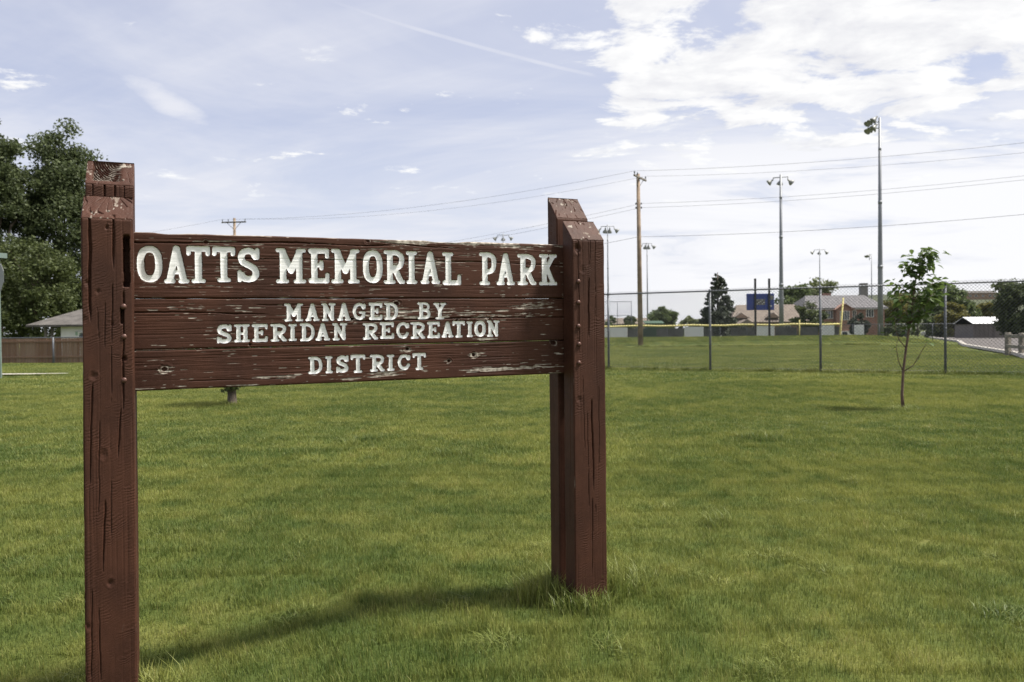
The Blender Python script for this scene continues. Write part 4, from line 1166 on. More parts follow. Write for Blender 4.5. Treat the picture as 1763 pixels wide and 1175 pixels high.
# ------------------------------------------------------------------ outfield fence and its field
M['yellow'] = simple('yellow_plastic', (0.52, 0.455, 0.170), 0.6, 0, 0.08, 2.0)
M['banner'] = simple('pale_banner', (0.56, 0.57, 0.57), 0.7, 0, 0.08, 2.0)
M['screen'] = simple('grey_wind_screen', (0.105, 0.105, 0.105), 0.9, 0, 0.3, 1.2)
M['screen_g'] = simple('green_wind_screen', (0.045, 0.075, 0.055), 0.9, 0, 0.2, 1.2)
M['black'] = simple('black_steel', (0.022, 0.022, 0.024), 0.5, 0.2, 0.2, 4.0)
M['blue'] = simple('blue_sheet_metal', (0.028, 0.050, 0.225), 0.45, 0.1, 0.12, 2.0)
M['plate'] = simple('grey_plate', (0.17, 0.16, 0.15), 0.6, 0, 0.2, 6.0)
M['pale'] = simple('pale_sticker', (0.55, 0.55, 0.55), 0.6, 0, 0.1, 6.0)
M['lamp'] = simple('lamp_housing', (0.235, 0.240, 0.230), 0.5, 0.2, 0.2, 4.0)
M['pole'] = simple('light_pole_steel', (0.190, 0.200, 0.215), 0.5, 0.4, 0.12, 0.6)
M['dugout'] = simple('dugout_green', (0.035, 0.075, 0.045), 0.7, 0, 0.2, 1.0)

OY = 72.0
of_top = pix(1180, 562, OY).z
of_base = of_top - 1.2
ox = lambda p: pix(p, 565, OY).x
out = empty('outfield_fence', (0, OY, 0), 0, label='low outfield fence with yellow top cap and pale banners', cat='fence')
xs0, xs1 = ox(600), ox(1447)
k = 0
xp = xs0
while xp < ox(1640):
    tall = of_top + (.0 if xp <= xs1 + .1 else -.03)
    MB().tube([(xp, 0, of_base - .4), (xp, 0, tall)], .035, 6).build('fence_post', M['galv'], out, True)
    xp += 2.4
MB().tube([(xs0 + (xs1 - xs0) * t / 30, 0, of_top + .05 + .03 * math.sin(t * 1.9) + .02 * math.sin(t * 4.3)) for t in range(31)], .085, 8).build('top_cap', M['yellow'], out, True)
MB().tube([(xs1, .0, of_top), (ox(1645), .0, of_top - .02)], .026, 6).build('top_rail', M['galv'], out, True)
V, T3 = fence_wire(ox(1645) - xs0, 1.15, 0.11, 0.0035, 0.0, 0.0)
wo = wire_object(V, T3, M['wire'], out); wo.location = (xs0, -.03, of_base)
for a, b, m_ in ((1000, 1080, 'banner'), (1178, 1211, 'banner'), (1303, 1333, 'banner'), (1410, 1436, 'banner'), (1470, 1487, 'banner'), (700, 733, 'banner'), (850, 883, 'banner')):
    MB().box(((ox(a) + ox(b)) / 2, -.06, of_top - .55), (ox(b) - ox(a), .02, .98), 0, .006).build('banner', M[m_], out)
for a, b, m_ in ((1081, 1105, 'screen'), (1106, 1128, 'screen_g'), (1130, 1177, 'screen'), (1212, 1228, 'screen'), (1258, 1301, 'screen'), (1335, 1372, 'screen'), (1375, 1409, 'screen'), (1437, 1446, 'screen')):
    MB().box(((ox(a) + ox(b)) / 2, .05, of_top - .62), (ox(b) - ox(a), .015, .86), 0, .004).build('wind_screen', M[m_], out)

foul = tag(MB().tube([(ox(1373), OY - .5, of_base - .3), (ox(1373), OY - .5, pix(1373, 551, OY).z)], .055, 8).build('foul_marker', M['yellow'], None, True), 'short yellow post in front of the outfield fence below the dark house', 'post')
fp0 = pix(1446, 580, OY - .6); fp1 = pix(1452, 513, OY - .6)
tag(MB().tube([(fp0.x, fp0.y, of_base - .3), fp0, fp1], [.11, .10, .07], 8).build('foul_pole', M['yellow'], None, True), 'taller leaning yellow foul pole at the end of the yellow fence cap', 'pole')

# scoreboard seen from behind
SBY = 69.0
s0, s1 = pix(1286, 506, SBY), pix(1333, 534, SBY)
sb = empty('scoreboard', ((s0.x + s1.x) / 2, SBY, gz((s0.x + s1.x) / 2, SBY)), 0, label='blue back of a small scoreboard on two tall black posts', cat='scoreboard')
bz = sb.location.z; cxs = sb.location.x
for p_ in (1299.5, 1323.5):
    t_ = pix(p_, 480, SBY); b_ = pix(p_ + 2, 580, SBY)
    MB().box((t_.x - cxs, -.10, (t_.z - bz - .3) / 2), (.16, .14, t_.z - bz + .3), 0, .01).build('support_post', M['black'], sb)
zc_ = (s0.z + s1.z) / 2 - bz; hh = s0.z - s1.z; ww = s1.x - s0.x
MB().box((0, .10, zc_), (ww, .22, hh), 0, .02).build('cabinet', M['blue'], sb)
pl_ = MB().box((-.02, -.022, zc_ - .02), (.80, .02, .50), 0, .004).build('back_plate', M['plate'], sb)
for r_ in range(4):
    for c_ in range(5):
        MB().box((-.30 + c_ * .145, -.035, zc_ + .14 - r_ * .105), (.085, .008, .06)).build('vent', M['black' if (r_ + c_) % 3 else 'pale'], pl_)
MB().box((.98, -.018, zc_ + .34), (.26, .012, .36), 0, .003).build('sticker', M['plate'], sb)
MB().box((.90, -.018, zc_ - .38), (.13, .012, .12), 0, .003).build('sticker', M['pale'], sb)


# ------------------------------------------------------------------ sports light poles
def floodlight(m, pos, yaw, s, tilt=0.75):
    """Deep bowl reflector with a ballast can, aimed down at the field."""
    mt = Matrix.Translation(pos) @ Matrix.Rotation(yaw, 4, 'Z') @ Matrix.Rotation(math.pi - tilt, 4, 'Y')
    m.lathe([(.10 * s, -.30 * s), (.13 * s, -.26 * s), (.13 * s, .0), (.30 * s, .20 * s), (.46 * s, .46 * s), (.50 * s, .62 * s), (.44 * s, .60 * s), (.1 * s, .5 * s)], 10, mt)


def light_pole(px_top, px_base, top, Y, style, label, r0=.24):
    t_ = pix(px_top, top, Y); b_ = pix(px_base, 570, Y)
    x0 = (t_.x + b_.x) / 2; z0 = gz(x0, Y)
    o = empty('light_pole', (x0, Y, z0), 0, label=label, cat='light pole', group='ball field light poles')
    H_ = t_.z - z0
    MB().tube([(0, 0, -.5), (0, 0, H_ * .25), (0, 0, H_ * .5), (0, 0, H_)], [r0, r0 * .85, r0 * .68, r0 * .40], 10).build('pole', M['pole'], o, True)
    for f in (.33, .62, .86):
        rr = r0 * (1 - f * .6) * 1.10
        MB().tube([(0, 0, H_ * f - .15), (0, 0, H_ * f + .15)], rr, 10).build('joint_collar', M['pole'], o, True)
    s = style['s']
    if style['kind'] == 'arm':
        w = style['w']
        MB().tube([(-w / 2, 0, H_ - .35 - style.get('tilt', 0)), (w / 2, 0, H_ - .30 + style.get('tilt', 0))], .06, 6).build('cross_arm', M['pole'], o, True)
        n = style['n']
        for i in range(n):
            x = -w / 2 + w * i / (n - 1); yaw = math.pi - (i / (n - 1)) * math.pi if n > 1 else math.pi
            yaw = {0: math.pi * .92, n - 1: math.pi * .06}.get(i, math.pi / 2)
            m = MB(); floodlight(m, Vector((x + (.25 * s if i == n - 1 else -.25 * s if i == 0 else 0), .12, H_ - .85 * s - .1)), yaw, s * 1.05, .95 if i in (0, n - 1) else .55)
            m.tube([(x, 0, H_ - .33), (x, .08, H_ - .62 * s - .1)], .045, 6); m.build('floodlight', M['lamp'], o, True)
    else:
        MB().box((-.35 * s, 0, H_ - .5 * s), (.5 * s, .12, .08)).box((-.3 * s, 0, H_ - 1.25 * s), (.5 * s, .12, .08)).tube([(-.55 * s, 0, H_ - .1), (-.55 * s, 0, H_ - 1.7 * s)], .07, 6).build('bracket', M['pole'], o, True)
        for i, (dy, dz_) in enumerate(style['rows']):
            m = MB(); floodlight(m, Vector((-.85 * s, dy * s, H_ + (-.5 + dz_) * s)), math.pi + .25 * dy, s * .82, .78); m.build('floodlight', M['lamp'], o, True)
    return o


light_pole(1510.5, 1520, 203, 82, dict(kind='side', s=.86, rows=[(-.85, .25), (.0, .25), (.85, .25), (-.85, -.65), (.0, -.65), (.85, -.65)]), 'tallest steel light pole with a clustered lamp bank on its left side', .29)
light_pole(1341.5, 1348, 301, 96, dict(kind='arm', s=.72, w=1.75, n=3, tilt=.04), 'tall light pole with three bowl lamps on a short cross arm above the scoreboard', .30)
light_pole(1410, 1413, 428, 190, dict(kind='arm', s=.85, w=2.5, n=3), 'thin distant light pole with three lamps above the brick house', .20)
light_pole(1499.5, 1502, 437, 204, dict(kind='side', s=1.0, rows=[(-.8, .1), (0, .1), (.8, .1)]), 'thin distant light pole with one lamp cluster left of the tallest pole', .20)
light_pole(1045.5, 1048, 387, 142, dict(kind='arm', s=.9, w=2.3, n=4), 'distant light pole with four lamps right beside the right sign post', .20)
light_pole(1113, 1116, 417, 171, dict(kind='arm', s=.9, w=2.0, n=4), 'distant light pole with a flat lamp row just right of the utility pole', .19)
light_pole(866, 868, 402, 155, dict(kind='arm', s=.85, w=2.2, n=3), 'light pole with three lamps peeking over the top board of the sign', .19)


# ------------------------------------------------------------------ utility poles and wires
M['pole_wood'] = simple('utility_pole_wood', (0.235, 0.175, 0.125), 0.9, 0, 0.3, 2.0, 0.6)
M['arm_wood'] = simple('grey_crossarm', (0.15, 0.135, 0.12), 0.9, 0, 0.3, 3.0, 0.4)
M['glass'] = simple('dark_insulator', (0.05, 0.055, 0.06), 0.25, 0, 0.1, 8.0)


def utility_pole(px_, top, base_px, Y, arm, arm_dir, label, drop=.35, braces=True, extra=()):
    t_ = pix(px_, top, Y); b_ = pix(base_px, 590, Y); z0 = gz(b_.x, Y)
    o = empty('utility_pole', (b_.x, Y, z0), 0, label=label, cat='utility pole')
    H_ = t_.z - z0; dx_ = t_.x - b_.x
    MB().tube([(0, 0, -.6), (dx_ * .5, 0, H_ * .5), (dx_, 0, H_)], [.20, .165, .125], 12).build('pole', M['pole_wood'], o, True)
    d = Vector((math.cos(arm_dir), math.sin(arm_dir), 0)); c = Vector((dx_, 0, H_ - drop)) - Vector((d.y, -d.x, 0)) * -.16
    MB().box(c, (arm, .10, .13), arm_dir, .008).build('crossarm', M['arm_wood'], o)
    if braces:
        for s_ in (-1, 1):
            MB().tube([c + d * s_ * arm * .30, Vector((dx_, 0, H_ - drop - .75))], .025, 5).build('brace', M['galv'], o, True)
    ends = []
    for f in (-.46, -.22, .46):
        p = c + d * f * arm
        MB().lathe([(.02, .06), (.02, .14), (.05, .15), (.055, .20), (.03, .22), (.05, .25), (.03, .31)], 8, Matrix.Translation(p)).build('insulator', M['glass'], o, True)
        ends.append(Vector((b_.x, Y, z0)) + p + Vector((0, 0, .31)))
    sides = []
    for z_ in extra:
        zz_ = pix(px_, z_, Y).z - z0
        for s_ in (-1, 1):
            q = Vector((dx_ * zz_ / H_ + s_ * .20, -.05, zz_))
            MB().lathe([(.02, -.07), (.055, -.06), (.055, .0), (.03, .02), (.05, .06)], 8, Matrix.Translation(q)).build('insulator', M['glass'], o, True)
        sides.append(Vector((b_.x + dx_ * zz_ / H_ + .20, Y - .05, z0 + zz_)))
    return o, ends, sides, Vector((b_.x + dx_ * .6, Y, z0 + pix(px_, 408, Y).z - z0))


_, e1, s1_, low1 = utility_pole(1098.5, 300, 1103, 58.8, 2.6, math.atan2(.875, .48), 'weathered wooden utility pole with one crossarm right of the sign', .30, True, (351, 358))
_, e2, s2_, low2 = utility_pole(403.5, 376, 406, 80, 2.55, -.10, 'distant utility pole whose crossarm shows above the left end of the top board', .42)
M['cable'] = simple('black_cable', (0.085, 0.085, 0.09), 0.6, 0, 0.1, 1.0)
STEP = Vector((37.0, -20.0, 0))


def wire(name, pts, sag, r, label, group):
    path = []
    for a, b, sg in zip(pts[:-1], pts[1:], sag):
        for i in range(24):
            t = i / 24; p = a.lerp(b, t); p.z -= sg * 4 * t * (1 - t); path.append(p)
    path.append(pts[-1])
    return tag(MB().tube(path, r, 5).build(name, M['cable'], None, True), label, 'power line', group)


wire('power_line', [e2[0], e1[0], e1[0] + STEP + Vector((0, 0, .0))], (.9, .85), .009, 'uppermost thin power line passing the top of the wooden utility pole', None)
wire('power_line', [e2[2], e1[2], e1[2] + STEP + Vector((0, 0, -.25))], (1.0, .85), .0075, 'second thin power line just below the uppermost one', None)
for i, q in enumerate(s1_):
    a = Vector((-27.5, 80.0, 7.9 - .30 * i))
    wire('power_line', [a, q, q + STEP + Vector((0, 0, .75 + .1 * i))], (.7, .8), .0085, ('upper wire of the close pair at mid height of the wooden utility pole', 'lower wire of the close pair at mid height of the wooden utility pole')[i], None)
wire('telephone_cable', [Vector((-27.5, 80.0, 6.0)), low1, low1 + STEP + Vector((0, 0, .9))], (.8, .75), .012, 'lowest cable crossing below the wire pair on the utility pole', None)
wire('power_line', [e2[0], e2[0] + Vector((-45, 14, -.6))], (1.3,), .008, 'thin power line running down left from the distant utility pole', None)


# ------------------------------------------------------------------ backstop, dugout
BY = 125.0
bk = empty('backstop', (0, BY, 0), 0, label='thin pipe frame of a baseball backstop right beside the sign post', cat='backstop')
bx_ = lambda p: pix(p, 540, BY).x
zt_, zm_ = pix(1063, 519.5, BY).z, pix(1063, 543.5, BY).z
for p_ in (1000, 1030, 1063, 1087.5):
    MB().tube([(bx_(p_), 0, gz(bx_(p_), BY) - .3), (bx_(p_), 0, zt_)], .05, 6).build('pipe_post', M['galv'], bk, True)
for z_ in (zt_, zm_):
    MB().tube([(bx_(1000), 0, z_), (bx_(1087.5), 0, z_)], .045, 6).build('pipe_rail', M['galv'], bk, True)
V, T3 = fence_wire(bx_(1087) - bx_(1000), zt_ + 1.0, 0.22, 0.005, 0, 0)
wo = wire_object(V, T3, M['wire'], bk); wo.location = (bx_(1000), .06, -1.0)
dg = empty('dugout', (bx_(1118) - .6, 118, gz(bx_(1118), 118)), 0, label='small dark green dugout shelter behind the utility pole', cat='dugout')
MB().box((0, 0, .9), (2.3, 2.2, 2.4), 0, .03).build('wall', M['dugout'], dg)
MB().poly([(-1.4, -1.4, 2.12), (1.4, -1.4, 2.12), (1.4, 1.4, 2.5), (-1.4, 1.4, 2.5), (-1.4, -1.4, 2.22), (1.4, -1.4, 2.22), (1.4, 1.4, 2.6), (-1.4, 1.4, 2.6)],
          [(3, 2, 1, 0), (4, 5, 6, 7), (0, 1, 5, 4), (1, 2, 6, 5), (2, 3, 7, 6), (3, 0, 4, 7)]).build('roof', M['dugout'], dg)


# ------------------------------------------------------------------ houses
M['shingle_g'] = simple('grey_shingles', (0.125, 0.120, 0.125), 0.9, 0, 0.22, 1.5, 0.5)
M['shingle_t'] = simple('tan_shingles', (0.165, 0.135, 0.112), 0.9, 0, 0.18, 1.5, 0.5)
M['siding_w'] = simple('white_siding', (0.72, 0.72, 0.70), 0.7, 0, 0.06, 1.5)
M['siding_b'] = simple('brown_siding', (0.255, 0.180, 0.135), 0.8, 0, 0.15, 1.5)
M['trim'] = simple('white_trim', (0.70, 0.69, 0.66), 0.6, 0, 0.06, 2.0)
M['pane'] = simple('window_glass', (0.045, 0.052, 0.060), 0.08, 0, 0.2, 1.0, 0, 0.6)
M['shingle_l'] = simple('weathered_grey_shingles', (0.088, 0.080, 0.073), 0.95, 0, 0.28, 2.0, 0.5)


def brick_mat():
    m, t = material('red_brick')
    co = t.add('ShaderNodeTexCoord').outputs['Object']
    sp_ = t.add('ShaderNodeSeparateXYZ', {0: co}).outputs
    v = t.add('ShaderNodeCombineXYZ', {0: t.math('ADD', sp_[0], sp_[1]), 1: sp_[2], 2: 0.0}).outputs[0]
    b = t.add('ShaderNodeTexBrick', {'Vector': v, 'Color1': (0.260, 0.088, 0.055, 1), 'Color2': (0.190, 0.062, 0.042, 1), 'Mortar': (0.30, 0.26, 0.22, 1), 'Scale': 1.0, 'Mortar Size': .012, 'Brick Width': .22, 'Row Height': .075})
    p = t.add('ShaderNodeBsdfPrincipled', {'Base Color': b.outputs[0], 'Roughness': .9})
    t.add('ShaderNodeOutputMaterial', {0: p.outputs[0]})
    return m


M['brick'] = brick_mat()


def window(parent, x, y, z, w, h, mull=1, mat='trim'):
    """Frame standing proud of the wall with panes set back in it."""
    f = .07
    m = MB().box((x, y, z + h / 2 - f / 2), (w, .10, f)).box((x, y, z - h / 2 + f / 2), (w + .12, .14, f)).box((x - w / 2 + f / 2, y, z), (f, .098, h - 2 * f)).box((x + w / 2 - f / 2, y, z), (f, .098, h - 2 * f))
    for i in range(mull): m.box((x - w / 2 + w * (i + 1) / (mull + 1), y, z), (f * .9, .09, h - 2 * f))
    wn = m.build('window', M[mat], parent)
    pw = (w - 2 * f) / (mull + 1)
    for i in range(mull + 1):
        MB().box((x - w / 2 + f + pw * (i + .5), y + .03, z), (pw * .96, .02, h - 2 * f)).build('pane', M['pane'], wn)
    return wn


def gable_roof(x0, x1, y0, y1, ze, zr, over=.35, hip=0.0, th=.16):
    """Ridge along x; hip > 0 pulls the ridge ends in. Closed slab."""
    yc = (y0 + y1) / 2; X0, X1, Y0, Y1 = x0 - over, x1 + over, y0 - over, y1 + over
    P = [(X0, Y0, ze), (X1, Y0, ze), (X1, Y1, ze), (X0, Y1, ze), (X0 + hip, yc, zr), (X1 - hip, yc, zr)]
    Q = [(p[0], p[1], p[2] + th) for p in P]
    m = MB().poly(P + Q, [(6, 7, 11, 10), (8, 9, 10, 11), (7, 8, 11), (9, 6, 10), (0, 4, 5, 1), (2, 5, 4, 3), (1, 5, 2), (3, 4, 0), (0, 1, 7, 6), (1, 2, 8, 7), (2, 3, 9, 8), (3, 0, 6, 9)])
    return m


# --- brick house with grey roof
HY_ = 150.0
hx = lambda p: pix(p, 545, HY_).x
hz = lambda p, x=1450: pix(x, p, HY_).z
bx0, bx1 = hx(1388), hx(1523); zg = gz(bx0, HY_)
bh = empty('brick_house', ((bx0 + bx1) / 2, HY_, zg), 0, label='red brick house with long grey roof and white windows', cat='house')
cx_ = bh.location.x; ze_, zr_ = hz(532) - zg, hz(514) - zg
MB().box((0, 5, (ze_ - .4) / 2), (bx1 - bx0, 10, ze_ + .4)).build('wall', M['brick'], bh)
rf = gable_roof(bx0 - cx_, bx1 - cx_, 0, 10, ze_, zr_ + .6, .5, 2.2).build('roof', M['shingle_g'], bh)
MB().box((-1.0, 6.5, zr_ + .7), (1.5, .8, 1.1)).build('chimney', M['brick'], rf)
MB().box((hx(1517) - cx_, 7.5, zr_ + .9), (1.3, 1.2, 4.6)).build('chimney', M['plate'], rf)
MB().box((0, -.47, ze_ + .02), (bx1 - bx0 + .9, .06, .26)).build('fascia', M['trim'], bh)
for a, b, t_, bt in ((1421, 1434, 535, 549), (1465, 1474, 535, 548), (1491, 1504, 533, 547)):
    xa, xb = hx(a) - cx_, hx(b) - cx_; za, zb = hz(t_) - zg, hz(bt) - zg
    window(bh, (xa + xb) / 2, -.05, (za + zb) / 2, xb - xa, za - zb, 2)
# projecting entrance with a brick gable
gx0, gx1 = hx(1436) - cx_, hx(1463) - cx_; gc = (gx0 + gx1) / 2
MB().poly([(gx0, -1.2, -.4), (gx1, -1.2, -.4), (gx1, -1.2, ze_ - .1), (gc, -1.2, ze_ + .75), (gx0, -1.2, ze_ - .1), (gx0, -.02, -.4), (gx1, -.02, -.4), (gx1, -.02, ze_ - .1), (gc, -.02, ze_ + .75), (gx0, -.02, ze_ - .1)],
          [(0, 1, 2, 3, 4), (9, 8, 7, 6, 5), (0, 5, 6, 1), (1, 6, 7, 2), (2, 7, 8, 3), (3, 8, 9, 4), (4, 9, 5, 0)]).build('entrance_bay', M['brick'], bh)
for s_, xa in ((-1, gx0), (1, gx1)):
    MB().poly([(xa + s_ * .35, -1.5, ze_ - .32), (gc, -1.5, ze_ + .80), (gc, .3, ze_ + .80), (xa + s_ * .35, .3, ze_ - .32), (xa + s_ * .35, -1.5, ze_ - .14), (gc, -1.5, ze_ + .98), (gc, .3, ze_ + .98), (xa + s_ * .35, .3, ze_ - .14)],
              [(0, 1, 2, 3), (7, 6, 5, 4), (0, 4, 5, 1), (1, 5, 6, 2), (2, 6, 7, 3), (3, 7, 4, 0)]).build('bay_roof', M['brick'], bh)
window(bh, gc, -1.25, ze_ - 1.3, 1.75, 1.7, 3)
MB().box((gc, -1.35, .55), (gx1 - gx0 - .2, .3, 1.5)).build('porch_wall', M['trim'], bh)
MB().box((hx(1512.5) - cx_, -.9, ze_ / 2 + .3), (.28, .28, ze_ - .6)).build('porch_column', M['trim'], bh)
MB().box((gc - .1, -1.53, .75), (.9, .04, .8)).build('door', M['pane'], bh)

# --- low house with tan roof
TY_ = 138.0
tx = lambda p: pix(p, 550, TY_).x
tz = lambda p, x=1320: pix(x, p, TY_).z
th_ = empty('tan_roof_house', (tx(1325), TY_, gz(tx(1325), TY_)), 0, label='low house with wide tan shingle roof behind the scoreboard', cat='house')
c0, zg2 = tx(1325), gz(tx(1325), TY_)
w0, w1 = tx(1262) - c0, tx(1405) - c0
te, tr_ = tz(556) - zg2, tz(536) - zg2
MB().box(((w0 + w1) / 2, 5, (te - .3) / 2), (w1 - w0, 9.4, te + .3)).build('wall', M['siding_b'], th_)
trf = gable_roof(w0, w1, .3, 9.7, te, tr_ + 1.1, .5, 2.6).build('roof', M['shingle_t'], th_)
for a, b in ((1262, 1292), (1318, 1345)):
    xa, xb = tx(a) - c0, tx(b) - c0; xc = (xa + xb) / 2; zt2 = tz(541) - zg2 + .25; zb2 = tz(549) - zg2 + .1
    MB().poly([(xa, .2, zb2), (xb, .2, zb2), (xc, .2, zt2), (xc, 4.6, zt2)], [(0, 1, 2), (0, 2, 3), (1, 3, 2), (0, 3, 1)]).build('roof_gable', M['shingle_t'], trf)
    MB().poly([(xa + .35, .12, zb2 + .08), (xb - .35, .12, zb2 + .08), (xc, .12, zt2 - .16), (xa + .35, .18, zb2 + .08), (xb - .35, .18, zb2 + .08), (xc, .18, zt2 - .16)], [(0, 1, 2), (5, 4, 3), (0, 3, 4, 1), (1, 4, 5, 2), (2, 5, 3, 0)]).build('gable_panel', M['siding_b'], trf)
for a, b in ((1275, 1284), (1296, 1303), (1352, 1362), (1380, 1390)):
    xa, xb = tx(a) - c0, tx(b) - c0; window(th_, (xa + xb) / 2, .26, te - 1.1, xb - xa, 1.2, 1)
# porch gable that faces the field
pa, pb = tx(1262) - c0, tx(1296) - c0
MB().poly([(pa - .4, -2.6, te - .5), ((pa + pb) / 2, -2.6, te + .6), (pb + .4, -2.6, te - .5), (pa - .4, 1.0, te - .5), ((pa + pb) / 2, 1.0, te + .6), (pb + .4, 1.0, te - .5)],
          [(0, 2, 1), (3, 4, 5), (0, 1, 4, 3), (1, 2, 5, 4), (2, 0, 3, 5)]).build('porch_roof', M['shingle_t'], th_)
for xx in (pa + .1, pb - .1): MB().box((xx, -2.3, (te - .6) / 2), (.25, .25, te - .5)).build('porch_column', M['trim'], th_)

# --- row of far low roofs left of the utility pole
FY = 190.0
fx = lambda p: pix(p, 557, FY).x
fh = empty('far_house', (fx(1085), FY, gz(fx(1085), FY)), 0, label='far low brown roofed house seen between right sign post and utility pole', cat='house')
zq = pix(1085, 559, FY).z - fh.location.z; zq2 = pix(1085, 553, FY).z - fh.location.z
MB().box((0, 4, zq / 2 - .2), (fx(1130) - fx(1042), 8, zq + .3)).build('wall', M['siding_b'], fh)
gable_roof((fx(1042) - fx(1130)) / 2, (fx(1130) - fx(1042)) / 2, 0, 8, zq, zq2 + .6, .4, 1.5).build('roof', M['shingle_t'], fh)
for xx in (-3.6, -1.2, 1.6, 4.0): window(fh, xx, -.04, zq - .9, 1.1, 1.0, 1)

# --- white-roofed shed
SY_ = 90.0
sx0, sx1 = pix(1676, 570, SY_).x, pix(1743, 570, SY_).x
sg = gz((sx0 + sx1) / 2, SY_)
sh = empty('shed', ((sx0 + sx1) / 2, SY_, sg), 0, label='grey shed with bright white metal roof beside the street', cat='shed')
hw_ = (sx1 - sx0) / 2; z1_ = pix(1705, 558, SY_).z - sg; z2_ = pix(1705, 546.5, SY_).z - sg
M['shed'] = simple('grey_shed_wall', (0.160, 0.145, 0.140), 0.8, 0, 0.1, 1.0)
M['metal_w'] = simple('white_metal_roof', (0.78, 0.79, 0.80), 0.4, 0.1, 0.05, 1.0)
MB().box((0, 1.9, z1_ / 2 - .15), (2 * hw_, 3.8, z1_ + .3)).poly([(-hw_, 0, z1_), (-hw_, 3.8, z1_), (-hw_, 1.9, z2_), (hw_, 0, z1_), (hw_, 3.8, z1_), (hw_, 1.9, z2_)], [(0, 2, 1), (3, 4, 5)]).build('wall', M['shed'], sh)
for xx in np.linspace(-hw_ + .3, hw_ - .3, 9): MB().box((xx, -.02, z1_ / 2), (.05, .03, z1_ - .05)).build('batten', M['shed'], sh)
gable_roof(-hw_, hw_, 0, 3.8, z1_, z2_, .12, 0, .06).build('roof', M['metal_w'], sh)
MB().box((hw_ - 1.6, -.03, .95), (.9, .05, 1.9)).build('door', M['shed'], sh)

# --- house on the hill
hh_ = empty('hill_house', pix(1690, 509, 560), 0, label='long low house on the hilltop at the far right', cat='house')
MB().box((0, 4, -1.5), (22, 8, 6)).build('wall', M['siding_b'], hh_)
gable_roof(-11, 11, 0, 8, 1.5, 3.2, .5, 2).build('roof', M['shingle_l'], hh_)
for xx in (-8, -4, 1, 6, 9): window(hh_, xx, -.05, -.2, 1.8, 1.4, 1)


# ------------------------------------------------------------------ parked vehicles
M['silver'] = simple('silver_car_paint', (0.36, 0.37, 0.39), 0.3, 0.4, 0.05, 1.0)
M['white_car'] = simple('white_car_paint', (0.62, 0.62, 0.61), 0.3, 0, 0.04, 1.0)
M['tyre'] = simple('tyre_rubber', (0.02, 0.02, 0.02), 0.9, 0, 0.2, 4.0)
M['tail'] = simple('red_tail_lamp', (0.35, 0.02, 0.02), 0.3, 0, 0.1, 4.0)


